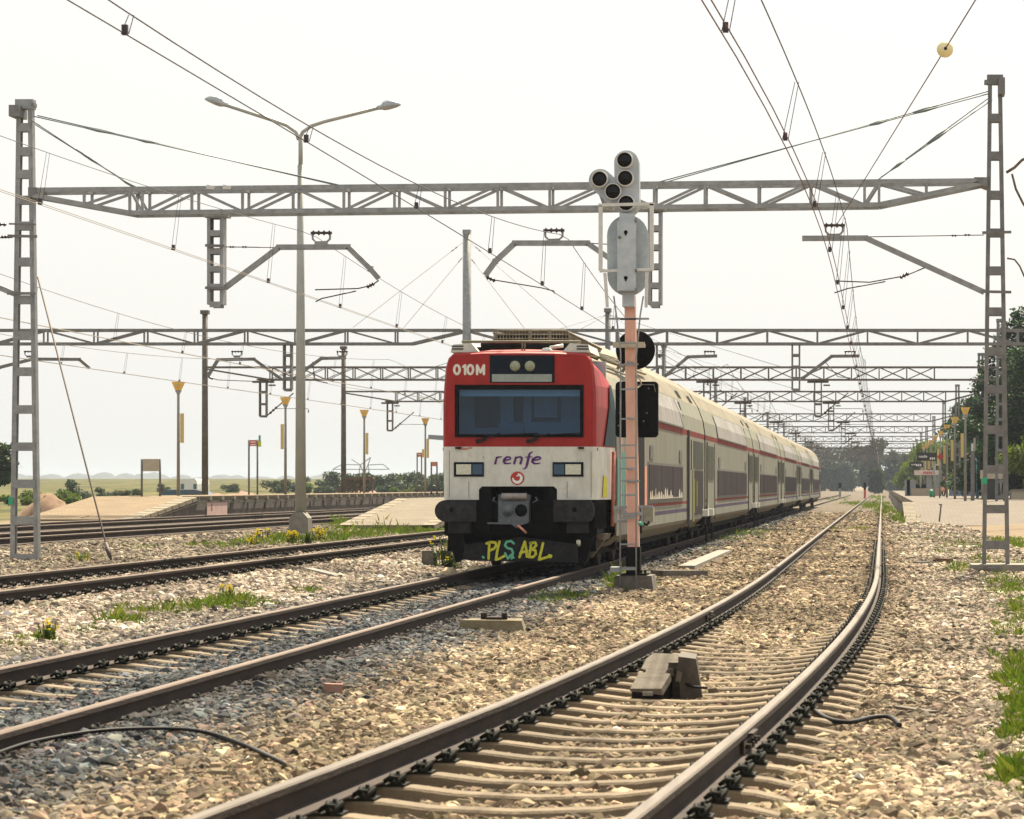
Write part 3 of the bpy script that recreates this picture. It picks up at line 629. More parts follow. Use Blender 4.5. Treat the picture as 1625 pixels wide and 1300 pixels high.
for ci in range(6):
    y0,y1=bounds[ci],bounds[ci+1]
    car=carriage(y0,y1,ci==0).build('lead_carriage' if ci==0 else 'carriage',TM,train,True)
    if ci==0: lead=car
    w0,w1=(50.2,58.7) if ci==0 else (y0+5.1,y0+20.1)
    upper_window(w0-(1.2 if ci==0 else 0),w1+.3).build('upper_window',M['upglass'],car)
    b=MB(); o_=.02
    for ya,yb_ in ((w0-(1.25 if ci==0 else .06),w0-(1.12 if ci==0 else -.07)),(w1+.24,w1+.37)):
        b.quad((XT+1.40+o_,ya,2.68),(XT+1.40+o_,yb_,2.68),(XT+1.352+o_,yb_-(.5 if ya>w0+1 else 0),3.0),(XT+1.352+o_,ya-(.5 if ya>w0+1 else 0),3.0))
        b.quad((XT+1.352+o_,ya-(.5 if ya>w0+1 else 0),3.0),(XT+1.352+o_,yb_-(.5 if ya>w0+1 else 0),3.0),(XT+1.245+o_,yb_-(1 if ya>w0+1 else 0),3.30),(XT+1.245+o_,ya-(1 if ya>w0+1 else 0),3.30))
    b.bb(XT+1.40+.005,XT+1.40+o_,w0-(1.2 if ci==0 else 0),w1+.3,2.655,2.69)
    b.build('window_frame',M['frame'],car)
    b=MB(); q=.012
    for (a,c) in ((w1+.42,w1+1.0),): b.add([(XT+1.36,a,2.95),(XT+1.36,c,2.95),(XT+1.262,c-.1,3.27),(XT+1.262,a-.35,3.27)],[(0,1,2,3)])
    b.build('roof_vent',M['black'],car)
    b=MB()
    for a in (w1+1.6,w1+5.2) if ci<5 else (w1+1.6,): b.add([(XT+1.20,a,3.40),(XT+1.20,a+.9,3.40),(XT+1.10,a+.9,3.57),(XT+1.10,a,3.57)],[(0,1,2,3)])
    if ci<5: b.build('roof_grille',M['black'],car)
    f=MB(); side_quad(f,w0-.1,w1+.1,1.05,1.84,.008); fo=f.build('lower_window',M['frame'],car)
    g=MB(); n=5 if ci else 3
    for k in range(n):
        side_quad(g,w0+(w1-w0)*k/n+.03,w0+(w1-w0)*(k+1)/n-.03,1.12,1.79,.018,k%2 if False else 0)
    g.build('pane',M['lowglass'],fo) if False else g.build('window_film',M['lowglass'],car)
    if ci==0:
        g=MB(); r=random.Random(3); y=w0+.1
        while y<w1-.2:
            d=r.uniform(.25,.6); h=r.uniform(.05,.20) if (y<w0+5.4 or y>w1-1.6) else .02
            g.add([(XT+1.4265,y,1.125),(XT+1.4265,min(y+d,w1-.1),1.125),(XT+1.4265,min(y+d*.6,w1-.1),1.125+h*1.3),(XT+1.4265,y+d*.2,1.125+h)],[(0,1,2,3)]); y+=d
        g.build('scraped_film',M['lowglass_tag'],car)
    for a in (w0+.3,w1-.9):
        s=MB(); side_quad(s,a,a+.75,1.90,2.16,.010); s.build('hopper_window',M['frame'],car)
    # doors near both ends
    doors=[(60.2,66.0)] if ci==0 else [(y0+.55,y0+3.6),(y1-3.5,y1-.55)]
    for (a,c) in doors:
        d=MB(); side_quad(d,a,c,.60,2.50,.010)
        do=d.build('door',M['side'],car)
        e=MB(); h=(c-a)
        if ci==0:
            side_quad(e,62.0,65.3,1.80,2.44,.020); side_quad(e,62.0,65.3,.70,1.74,.020,1)
            e.build('door_glass',[M['doorglass'],M['lowglass']],do)
            j=MB(); side_quad(j,60.2,60.65,.45,2.66,.026); side_quad(j,61.2,61.35,1.75,2.45,.02); side_quad(j,65.85,66.05,.4,2.6,.02); j.build('door_gap',M['black'],do)
            gf=MB(); side_quad(gf,61.75,61.95,.55,1.80,.030); side_quad(gf,62.05,62.15,.75,1.55,.030); side_quad(gf,62.9,63.05,.9,1.5,.030); gf.build('graffiti',mat('olive_spray',(.22,.22,.03),(.36,.36,.08),5,.7,stretch=(1,1,.4)),do)
        else:
            side_quad(e,a+.5,c-.5,1.55,2.40,.020); e.build('door_glass',M['doorglass'],do)
            j=MB(); side_quad(j,a,a+.10,.5,2.5,.02); side_quad(j,c-.1,c,.5,2.5,.02); j.build('door_gap',M['black'],do)
    # underframe, bogies and the pale jumper boxes at the ends
    u=MB(); u.bb(XT-1.0,XT+1.0,(y0+2.2 if ci==0 else y0+.6),y1-.6,.22,.60); u.build('underframe',M['blackgrime'],car)
    for yb in ((y0+4.6,y1-4.2) if ci==0 else (y0+3.4,y1-3.4)):
        g=MB()
        for sx in(-1,1):
            g.bb(XT+sx*1.02,XT+sx*1.16,yb-1.9,yb+1.9,.42,.60)
            for dy in(-1.25,1.25):
                g.cyl((XT+sx*1.10,yb+dy,.46),(XT+sx*1.22,yb+dy,.46),.17,12)
            g.tube([(XT+sx*1.12,yb-.3,.30),(XT+sx*1.12,yb-.3,.62)],.11,10); g.tube([(XT+sx*1.12,yb+.3,.30),(XT+sx*1.12,yb+.3,.62)],.11,10)
        bo=g.build('bogie',M['blackgrime'],car)
        for dy in(-1.25,1.25):
            wb=MB()
            for sx in(-1,1): wb.lathe((XT+sx*.86,yb+dy,.46),[(.05,-.07),(.40,-.07),(.455,-.06),(.455,.06),(.40,.07),(.05,.07)],24,axis='Y')
            # turn the lathe discs to face sideways
            wb.v=[(XT+(math.copysign(.86,v[0]-XT))+(v[1]-yb-dy),yb+dy+(v[0]-XT-math.copysign(.86,v[0]-XT)),v[2]) for v in wb.v]
            wb.cyl((XT-.86,yb+dy,.46),(XT+.86,yb+dy,.46),.08,10)
            wb.build('wheelset',M['rail_side'],bo)
    if ci<5:
        for dy in(-1.1,1.0):
            g=MB(); yc=y1+dy; g.bb(XT+1.30,XT+1.56,yc-.22,yc+.22,.64,.80); g.build('jumper_box',M['carwhite'],car)
            k=MB(); k.bb(XT+1.15,XT+1.48,yc-.25,yc+.25,.44,.62); k.tube([(XT+1.5,yc,.45),(XT+1.5,yc+.1,.02)],.03,6); k.build('jumper_bracket',M['blackgrime'],car)
        g=MB(); g.bb(XT-1.22,XT+1.25,y1-.19,y1+.19,.75,3.3); g.build('gangway_bellows',M['rubber'],car)
    if ci==5:
        g=MB(); g.bb(XT+1.395,XT+1.425,y1-4.5,y1-2.2,2.66,3.05); g.bb(XT+1.39,XT+1.42,y1-4.5,y1-2.2,1.3,2.66) if False else None
        g.build('red_tail_panel',M['red'],car)
# ---- nose of the lead carriage
def nose_ring(d):
    t=min(1,d/1.4); e=t**.75
    F0=[(1.195,1.16),(1.215,2.015),(1.215,2.53),(1.215,2.66),(1.205,3.0),(1.19,3.30),(1.165,3.44),(1.10,3.52),(.6,3.545),(0,3.55)]
    F1=[(1.40,1.16),(1.40,2.015),(1.40,2.53),(1.40,2.66)]+[p for p in low(PROF,3.74) if p[1]>2.9][:6]
    return [(a[0]+(b[0]-a[0])*e,a[1]+(b[1]-a[1])*t) for a,b in zip(F0,F1)]
b=MB(); ds=[0,.06,.2,.55,1.0,1.4]
rs=[]
for d in ds:
    pr=nose_ring(d)
    if d==0: pr=[(w-.03,z-(.03 if z>3.4 else 0)) for w,z in pr]
    rs.append(ring(YF+d,pr))
redfn=lambda i:6 if i<3 else 4
loft(b,rs,[7,6,6,6,6,6,redfn,redfn,redfn])
# the flat face, in panels round the windscreen and the coupler opening
pr=[(w-.03,z-(.03 if z>3.4 else 0)) for w,z in nose_ring(0)]
wl,wr,wb_,wt=fx(722)-XT,fx(926)-XT,2.167,3.01
y=YF
def face(pts,mi): b.add([(XT+u,y,z) for u,z in pts],[tuple(range(len(pts)))],mi)
face([(-pr[1][0],2.015),(pr[1][0],2.015),(pr[2][0],wb_),(-pr[2][0],wb_)],6)
face([(-1.185,wb_),(wl,wb_),(wl,wt),(-1.175,wt)],6); face([(wr,wb_),(1.185,wb_),(1.175,wt),(wr,wt)],6)
face([(-1.175,wt),(1.175,wt),(pr[5][0],pr[5][1]),(pr[6][0],pr[6][1]),(pr[7][0],pr[7][1]),(pr[8][0],pr[8][1]),(-pr[8][0],pr[8][1]),(-pr[7][0],pr[7][1]),(-pr[6][0],pr[6][1]),(-pr[5][0],pr[5][1])],6)
cl,cr,ct=fx(760)-XT,fx(884)-XT,fz(772)
face([(-pr[0][0],1.16),(cl,1.16),(cl,ct-.05),(cl+.05,ct),(cl+.05,2.0149),(-pr[1][0],2.0149)],7)
face([(cr,1.16),(pr[0][0],1.16),(pr[1][0],2.0149),(cr-.05,2.0149),(cr-.05,ct),(cr,ct-.05)],7)
face([(cl+.05,ct),(cr-.05,ct),(cr-.05,2.0149),(cl+.05,2.0149)],7)
nose=b.build('cab_nose',TM,train)
# windscreen: frame, glass, the cab behind it
f=MB()
for a in ((wl,wl+.055,wb_,wt),(wr-.055,wr,wb_,wt),(wl+.055,wr-.055,wt-.075,wt),(wl+.055,wr-.055,wb_,wb_+.05)): f.bb(XT+a[0],XT+a[1],YF-.018,YF+.06,a[2],a[3])
f.build('windscreen_frame',M['black'],nose)
g=MB(); g.quad((XT+wl+.05,YF+.03,wb_+.045),(XT+wr-.05,YF+.03,wb_+.045),(XT+wr-.05,YF+.03,wt-.07),(XT+wl+.05,YF+.03,wt-.07)); g.build('windscreen',M['windscreen'],nose)
c=MB(); yb=YF+1.35
c.bb(XT-1.25,XT+1.25,yb,yb+.05,1.7,3.45); c.bb(XT-1.25,XT+1.25,YF+.1,yb,1.95,2.0,1); c.bb(XT-.28,XT-.12,yb-.03,yb-.001,1.9,3.3,1); c.bb(XT-.92,XT-.5,yb-.03,yb-.001,2.35,2.95,1)
c.bb(XT+.02,XT+.50,yb-.03,yb-.001,2.45,3.0,1); c.bb(XT+.07,XT+.45,yb-.04,yb-.031,2.52,2.94,0); c.bb(XT+1.02,XT+1.035,yb-.03,yb-.001,2.,3.3,1)
c.bb(XT+wl+.06,XT+wr-.06,YF+.10,YF+.11,2.83,2.94,2)
c.bb(XT-.40,XT+.0,YF+.5,YF+.62,2.0,2.42,1); c.bb(XT+wl,XT+wr,YF+.12,YF+.4,1.98,2.20,1)
c.build('cab_interior',[M['cabwall'],M['cabdark'],M['cabblind']],nose)
for px,ln in((758,-1),(838,-1)):
    w=MB(); p=P(px,700,YF-.05)
    w.cyl(p,p+Vector((0,.08,0)),.035,10); e=P(px+34,688,YF-.05); w.bar(p,e,.022,.02)
    w.bar(P(px+10,691,YF-.045),P(px+95 if px<800 else px+82,687.5,YF-.045),.016,.016); w.bar(P(px-2,702,YF-.06),P(px+14,696,YF-.06),.05,.03)
    w.build('wiper',M['rubber'],nose)
for px in(727,922):
    w=MB(); p=P(px,711,YF-.02); w.box(p,(.09,.05,.03)); w.build('latch',M['black'],nose)
# marker lamps and destination panel
d=MB(); d.bb(fx(777.5),fx(880),YF-.012,YF+.02,fz(607.5),fz(564)); dp=d.build('lamp_panel',M['glassblack'],nose)
s=MB(); s.bb(fx(781),fx(876),YF-.018,YF-.013,fz(606),fz(594)); s.build('destination_blind',mat('blind',(.22,.26,.24),(.27,.31,.29),9,.3),dp)
for px in(817.5,841):
    l=MB(); c_=P(px,581,YF); l.lathe((c_.x,YF-.013,c_.z),[(.0,-.045),(.05,-.04),(.078,-.02),(.085,0)],20,axis='Y'); l.build('marker_lamp',mat('marker_glass',(.20,.22,.16),(.33,.34,.24),40,.15),dp)
for x0,x1,lx0,lx1 in((720.5,768,724.5,748),(877,926,897.5,922)):
    h=MB(); h.bb(fx(x0),fx(x1),YF-.015,YF+.02,fz(756.5),fz(733.5)); ho=h.build('headlight',M['glassblack'],nose)
    l=MB(); l.bb(fx(lx0),fx(lx1),YF-.030,YF-.016,fz(753),fz(737)); l.build('headlight_lens',M['lens'],ho)
    k=MB(); a,c_=(lx1+2,x1-2) if lx0-x0<10 else (x0+2,lx0-2); k.bb(fx(a),fx(c_),YF-.022,YF-.016,fz(753),fz(737)); k.build('tail_lamp',mat('tail_glass',(.03,.07,.12),None,rough=.1),ho)
# lettering drawn with strokes
def strokes(lines, name, m, parent, yplane, width, toworld, step=.0005, caps=True):
    b=MB(); k=0
    for ln in lines:
        wd=width
        pts=[toworld(*p[:2]) for p in ln]; ws=[(p[2] if len(p)>2 else 1)*width for p in ln]
        for i in range(len(pts)-1):
            a=Vector(pts[i]); c=Vector(pts[i+1]); t=c-a
            if t.length<1e-6: continue
            t.normalize(); nrm=Vector((-t.y,t.x)); yy_=yplane-step*(k%12); k+=1
            q=[a+nrm*ws[i]/2,a-nrm*ws[i]/2,c-nrm*ws[i+1]/2,c+nrm*ws[i+1]/2]
            b.add([(v.x,yy_,v.y) for v in q],[(0,1,2,3)])
            if caps:
                yy_=yplane-step*(k%12); k+=1
                b.add([(c.x+ws[i+1]/2*cos(t2),yy_,c.y+ws[i+1]/2*sin(t2)) for t2 in np.linspace(0,2*pi,11)[:-1]],[tuple(range(10))])
        if caps:
            a=pts[0]; b.add([(a[0]+ws[0]/2*cos(t2),yplane-step*(k%12),a[1]+ws[0]/2*sin(t2)) for t2 in np.linspace(0,2*pi,11)[:-1]],[tuple(range(10))])
    return b.build(name,m,parent)
def arc(cx,cy,rx,ry,a0,a1,n=12,w=None):
    out=[]
    for i in range(n+1):
        a=radians(a0+(a1-a0)*i/n); p=(cx+rx*cos(a),cy-ry*sin(a))
        out.append(p if w is None else (*p,w(i/n)))
    return out
tw=lambda x,y:(fx(x),fz(y))
# zoomed picture coordinates of the word, scale 6.25 from (700, 700)
zz=lambda L_:[[(700+p[0]/6.25,700+p[1]/6.25,*p[2:]) for p in l] for l in L_]
word=[[(552,162,.9),(545,190,1.1),(538,222,1.2)],[(548,175,.7),(566,160,.9),(600,156,.55)],
 [(622,190,.8),(650,190,.8),(684,182,.7),(690,170,.8),(676,158,.9),(650,160,1.0),(628,180,1.25),(622,205,1.25),(634,221,1.0),(660,224,.8),(692,220,.5)],
 [(742,162,1.0),(734,190,1.1),(726,222,1.2)],[(738,176,.6),(762,160,.9),(790,158,1.0),(802,170,1.15),(796,195,1.2),(788,222,1.2)],
 [(912,106,.4),(892,112,.7),(876,130,1.1),(866,170,1.35),(856,220,1.35),(846,256,1.1),(832,272,.7),(812,277,.4)],[(838,160,.5),(900,157,.5)],
 [(904,190,.8),(932,190,.8),(976,182,.7),(988,170,.8),(974,158,.9),(944,160,1.0),(912,180,1.25),(904,205,1.25),(918,221,1.0),(946,224,.8),(982,220,.5)]]
strokes(zz(word),'operator_wordmark',M['purple'],nose,YF-.006,.031,tw)
lg=P(821.2,759,YF); e=MB(); e.add([(lg.x+.111*cos(t),YF-.005,lg.z+.109*sin(t)) for t in np.linspace(0,2*pi,33)[:-1]],[tuple(range(32))]); lo_=e.build('round_emblem',M['logored'],nose)
strokes([zz([[(722,372)]])[0]+[]] if False else [[(700+p[0]/6.25,700+p[1]/6.25,w) for p,w in zip([(712,370),(720,392),(744,410),(772,408),(793,390),(798,362),(786,338),(766,326)],[.55,.9,1.1,1.15,1.15,1.1,.9,.5])]],'emblem_swirl',M['logowhite'],lo_,YF-.012,.040,tw)
strokes([[(700+x/6.25,700+y/6.25) for x,y in((752,346),(774,342))],[(700+x/6.25,700+y/6.25) for x,y in((766,330),(774,342))]],'emblem_tick',M['logowhite'],lo_,YF-.02,.018,tw)
def text(body,name,m,parent,x,z,h,yp,bold=.0,wid=None,thick=.002):
    cu=bpy.data.curves.new(name,'FONT'); cu.body=body; cu.size=1; cu.offset=bold; cu.extrude=0
    to=bpy.data.objects.new(name+'_tmp',cu); COL.objects.link(to); bpy.context.view_layer.update()
    me=bpy.data.meshes.new_from_object(to.evaluated_get(bpy.context.evaluated_depsgraph_get())); bpy.data.objects.remove(to); bpy.data.curves.remove(cu)
    v=[q.co.copy() for q in me.vertices]; x0=min(q.x for q in v); x1=max(q.x for q in v); z0=min(q.y for q in v); z1=max(q.y for q in v)
    sz=h/(z1-z0); sx=(wid/(x1-x0)) if wid else sz
    o0=Vector((0,0,0)); p=parent
    while p is not None: o0+=p.location; p=p.parent
    for q in me.vertices: q.co=Vector((x+(q.co.x-x0)*sx,yp,z+(q.co.y-z0)*sz))-o0
    me.materials.clear(); me.materials.append(m)
    ob=bpy.data.objects.new(name,me); COL.objects.link(ob); ob.parent=parent; return ob
def em(l): return [[(721+x*13.1/10,595.5-y*17.5/10) for x,y in q] for q in l]
O=lambda x0:[[(x0+1.3,2.6),(x0+1.3,7.4),(x0+2.0,8.6),(x0+3.3,8.6),(x0+3.9,7.4),(x0+3.9,2.6),(x0+3.2,1.3),(x0+2.0,1.3),(x0+1.3,2.6)]]
num=O(0)*1+[[(12.0,8.0),(14.3,9.0),(14.3,.9)]]
zq=lambda x0:[[(x0+8.3*cos(a)*.52+5.2,5+4.0*sin(a)) for a in np.linspace(0,2*pi,21)]]
num=[[(p[0]/1.31,p[1]) for p in l] for l in (zq(-1.0)+[[(14.2,7.6),(17.2,8.9),(17.2,1.0)]]+zq(20.3)+[[(36.2,1.0),(36.2,8.9),(41.6,2.6),(47,8.9),(47,1.0)]])]
strokes(em(num),'fleet_number',M['signwhite'],nose,YF-.005,.040,tw,.0003,True)
sm=MB()
for xs_ in ([(713,715),(713,790)],[(938,716),(938,790)],[(767,724),(767,728)],[(744,764),(744,790)],[(900,764),(900,790)]): sm.bar(P(*xs_[0],YF-.003),P(*xs_[1],YF-.003),.006,.004)
for ys_ in ([(722,598),(722,607)],[(893,563),(893,607)],[(766,563),(766,607)]): pass
sm.build('panel_seam',M['frame'],nose)
sm=MB()
for k,(x,y,rx,ry) in enumerate(((731,711.5,5,2.6),(738,712.5,6,2.2),(746,711,4,1.6))): sm.add([(fx(x+rx*cos(t)),YF-.004-.0006*k,fz(y+ry*sin(t))) for t in np.linspace(0,2*pi,13)[:-1]],[tuple(range(12))])
sm.build('red_overspray',mat('red_smear',(.38,.12,.10),(.44,.30,.26),30,.6),nose)
# side quarter window, cab door in shadow, mirrors of colour from spray paint
q=MB()
def nosept(d,z,off=.012):
    pr=nose_ring(d); i=next((k for k in range(len(pr)-1) if pr[k][1]<=z<=pr[k+1][1]),0); a,c_=pr[i],pr[i+1]; t=(z-a[1])/max(1e-6,c_[1]-a[1]); w=a[0]+(c_[0]-a[0])*t
    return (XT+w+off,YF+d-off*.6,z)
cols=np.linspace(.5,1.36,12)
def lowz(d): return 2.03
def topz(d): return min(3.05,2.03+(d-.5)*1.75) if d<1.1 else 3.05
for d0,d1 in zip(cols[:-1],cols[1:]):
    z0a,z1a,z0b,z1b=lowz(d0),topz(d0),lowz(d1),topz(d1)
    for k in range(4):
        q.quad(nosept(d0,z0a+(z1a-z0a)*k/4,.02),nosept(d1,z0b+(z1b-z0b)*k/4,.02),nosept(d1,z0b+(z1b-z0b)*(k+1)/4,.02),nosept(d0,z0a+(z1a-z0a)*(k+1)/4,.02))
q.build('quarter_window',streak_glass('teal_glass',(.008,.03,.038),(.022,.055,.062),.4,(1,1,1)),nose)
dr=MB(); side_quad(dr,YF+1.45,YF+4.9,.55,2.62,.012); dro=dr.build('cab_door',mat('shadow_dark_door',(.10,.09,.07),(.20,.18,.14),4,.6,stretch=(1,1,.3)),lead)  # door colour darkened for the shadow it stands in
gf=MB()
for (ya,yb_,za_,zb_,k) in ((1.5,1.95,1.02,1.85,0),(2.0,2.2,1.0,2.1,1),(2.25,2.9,1.0,1.95,0),(2.95,3.15,.95,1.7,1),(3.2,3.9,.98,1.8,0),(1.9,2.3,2.1,2.45,1)): side_quad(gf,YF+ya,YF+yb_,za_,zb_,.024,k)
gf.build('graffiti',[M['tealspray'],M['pinkspray']],dro)
gf=MB(); side_quad(gf,YF+5.0,YF+6.6,.62,2.62,.016); gf.build('open_doorway',M['black'],lead)
gf=MB(); side_quad(gf,YF+6.65,YF+7.15,.78,1.75,.016); gf.build('pink_graffiti',M['pinkspray'],lead)
gf=MB(); gf.tube([nosept(.98,.72,.05),nosept(1.02,1.3,.05),nosept(1.05,1.95,.05)],.032,8); gf.build('handrail',mat('faded_red_rail',(.28,.06,.045),(.42,.16,.11),9,.6),nose)
gf=MB(); gf.add([nosept(.45,1.2),nosept(.75,1.2),nosept(.72,1.52),nosept(.5,1.56)],[(0,1,2,3)]); gf.build('yellow_graffiti',M['yellowspray'],nose)
# roof: shoulder fairings, cross rail, horn, cooling box with grille
for s_ in(-1,1):
    k=MB(); xo=XT+s_*.99
    k.prism([(xo-s_*.32,3.54),(xo+s_*.14,3.54),(xo+s_*.10,3.665),(xo-s_*.19,3.69)],YF+.12,YF+1.5); ko=k.build('shoulder_fairing',M['white'],nose)
    v=MB()
    for zz_ in(3.585,3.63): v.bb(xo-.10+s_*.02,xo+.09+s_*.02,YF+.105,YF+.118,zz_,zz_+.018)
    v.build('vent_slot',M['black'],ko)
k=MB(); k.bb(XT-.90,XT+.90,YF+.4,YF+1.3,3.54,3.64); k.tube([(XT-.7,YF+.6,3.66),(XT+.75,YF+.6,3.66)],.085,12); k.tube([(XT-.75,YF+.9,3.70),(XT+.6,YF+.9,3.70)],.06,10); k.build('roof_equipment',M['blackgrime'],nose)
k=MB(); k.tube([(XT-.96,YF+.2,3.715),(XT+.96,YF+.2,3.715)],.022,8); k.tube([(XT+.02,YF+.2,3.54),(XT+.02,YF+.2,3.72)],.014,6); k.tube([(XT+.06,YF+.2,3.54),(XT+.06,YF+.2,3.72)],.014,6); k.build('cross_rail',M['roof'],nose)
k=MB(); k.lathe((XT+.42,YF+.18,3.55),[(.0,.07),(.06,.06),(.09,.03),(.095,0)],14); k.tube([(XT+.46,YF+.25,3.62),(XT+.66,YF+.35,3.66)],.03,8); k.build('horn',M['white'],nose)
Y0,Y1=45.6,51.6; xl,xr_=PX(784,Y0),PX(903,Y0); zt=PZ(524,Y0); zb=3.74
k=MB(); k.bb(xl+.03,xr_-.03,Y0+.05,Y1,zb,zt-.06); cb=k.build('cooling_box',M['blackgrime'],lead)
g=MB()
for i in range(25):
    x=xl+(xr_-xl)*i/24; g.bar((x,Y0,zb+.02),(x,Y0,zt-.02),.012,.02)
for z in np.linspace(zb+.04,zt-.01,5): g.tube([(xl,Y0-.012,z),(xr_,Y0-.012,z)],.012,6)
for i in range(37):
    yy_=Y0+(Y1-Y0)*i/36; g.tube([(xr_,yy_,zb+.02),(xr_,yy_,zt-.05),(xr_-.06,yy_,zt),(xl+.06,yy_,zt),(xl,yy_,zt-.05),(xl,yy_,zb+.02)],.012,5)
for z in(zb+.06,zb+.16,zt-.05): g.tube([(xr_+.012,Y0,z),(xr_+.012,Y1,z)],.014,6); g.tube([(xl-.012,Y0,z),(xl-.012,Y1,z)],.014,6)
for x in(XT-.22,XT+.12): g.bar((x,Y0-.03,zb),(x,Y0-.03,zt),.05,.03)
g.build('grille',mat('grille_bars',(.12,.10,.075),(.26,.21,.15),8,.7),cb)
k=MB()
for i in range(4): k.tube([(XT+.86+i*.09,Y0-1.2,3.66-i*.05),(XT+.86+i*.09,Y1+1,3.82-i*.07)],.028,6)
k.build('roof_pipes',M['roof'],lead)
# lower front: void, coupler, buffers, plough
k=MB(); k.bb(cl+XT-.10,cr+XT+.10,YF+.55,YF+.6,.3,1.5); k.bb(XT-1.2,XT+1.2,YF+.30,YF+.55,.32,1.0)
k.bb(cl+XT-.02,cl+XT+.20,YF+.02,YF+.5,.65,1.36); k.bb(cr+XT-.2,cr+XT+.02,YF+.02,YF+.5,.65,1.36); k.bb(XT-1.22,XT+1.24,YF+.08,YF+1.3,.60,1.155)
k.bb(cl+XT,cr+XT,YF+.5,YF+.55,1.3,1.38)
k.prism([(XT-1.17,.62),(XT-.9,.62),(XT-.85,.25),(XT-1.02,.15)],YF+.0,YF+.3); k.prism([(XT+1.2,.62),(XT+.9,.62),(XT+.95,.25),(XT+1.06,.15)],YF+.1,YF+.5)
k.build('buffer_beam',M['black'],nose)
k=MB(); c0=P(817,800,YF-.12)
k.bb(fx(793),fx(841),YF-.16,YF+.4,fz(829),fz(796)); k.prism([(fx(776),fz(829)),(fx(841),fz(829)),(fx(838),fz(831)),(fx(829),fz(833)),(fx(822),fz(838)),(fx(814),fz(832)),(fx(776),fz(828.5)-.03)],YF-.18,YF-.05)
k.bb(fx(792),fx(842),YF-.10,YF+.1,fz(796),fz(785)); cp=k.build('coupler',M['coupler'],nose)
k=MB(); k.tube([(fx(798),YF-.14,fz(788)),(fx(838),YF-.14,fz(788))],.055,12); k.build('coupler_roller',mat('worn_steel',(.22,.20,.19),(.32,.30,.29),9,.5,.3),cp)
for px,r_,mm in((808,.10,'coupler'),(829,.10,'black')):
    k=MB(); c_=P(px,810,YF); k.lathe((c_.x,YF-.165,c_.z),[(0,-.03),(r_*.55,-.035),(r_*.6,-.015),(r_*.9,-.02),(r_,0)],18,axis='Y'); k.build('coupler_cone',M[mm],cp)
k=MB(); k.tube([P(822,834,YF-.2),P(829,840,YF-.24),P(835,846,YF-.2)],.02,8); k.build('hose_tap',M['pinkspray'],cp)
k=MB()
for px in(785,850): k.tube([P(px,789,YF-.1),P(px-3 if px<800 else px+3,794,YF-.12),P(px+5 if px<800 else px-5,798,YF-.1)],.014,6)
k.build('coupler_chain',M['coupler'],cp)
def buffer(x0,x1,rl,rr):
    z0,z1=fz(828),fz(793.5); r=(z1-z0)/2; pts=[]
    if rl: pts+=[(fx(x0)+r+r*cos(a),(z0+z1)/2+r*sin(a)) for a in np.linspace(pi/2,3*pi/2,10)]
    else: pts+=[(fx(x0),z1),(fx(x0),z0)]
    if rr: pts+=[(fx(x1)-r*.55+r*.55*cos(a),(z0+z1)/2+r*sin(a)) for a in np.linspace(-pi/2,pi/2,10)]
    else: pts+=[(fx(x1),z0),(fx(x1),z1)]
    k=MB(); k.prism(pts,YF-.14,YF+.3); k.bb(fx(x0)+.2,fx(x1)-.1,YF-.05,YF+.3,fz(846),fz(828)); o=k.build('buffer',M['buffer'],nose)
    k=MB(); c_=P((x0+x1)/2-(6 if rl else -1),809,YF); k.lathe((c_.x,YF-.141,c_.z),[(0,-.004),(.035,-.004),(.04,0)],10,axis='Y'); k.build('buffer_bolt',M['black'],o)
buffer(692,757,True,False); buffer(880,944,False,True)
k=MB()
for i in range(12): 
    a=nosept(.04+.055*i,1.0,.03); k.bar((a[0]-.02,a[1],.70),(a[0]-.02,a[1],1.15),.03,.022)
a=nosept(.04,1.0,0); c_=nosept(.7,1.0,0); k.quad((a[0]-.02,a[1],.68),(c_[0]-.02,c_[1],.68),(c_[0]-.02,c_[1],1.155),(a[0]-.02,a[1],1.155)); k.build('corner_grille',M['blackgrime'],nose)
k=MB(); a=nosept(.05,.62); k.prism([(XT+.95,.60),(XT+1.34,.60),(XT+1.30,.50),(XT+.95,.52)],YF+.4,YF+1.6); k.prism([(XT+1.02,.50),(XT+1.28,.50),(XT+1.05,.20)],YF+.9,YF+1.2); k.build('corner_step',mat('grimy_brown',(.09,.07,.055),(.16,.13,.10),8,.8),nose)
pl=[(fx(734),fz(887)),(fx(748),fz(890)),(fx(826),fz(891)),(fx(917),fz(892.5)),(fx(917),fz(864)),(fx(880),fz(859)),(fx(825),fz(852.5)),(fx(780),fz(859)),(fx(738),fz(864))]
k=MB(); k.prism(pl,YF-.02,YF+.03); plo=k.build('plough',mat('plough_paint',(.012,.0125,.014),(.026,.026,.027),7,.7,spec=.12),nose)
k=MB(); k.tube([(fx(918),YF+.02,fz(866)),(fx(918),YF-.02,fz(858))],.035,10); k.build('plough_lamp',M['lens'],plo)
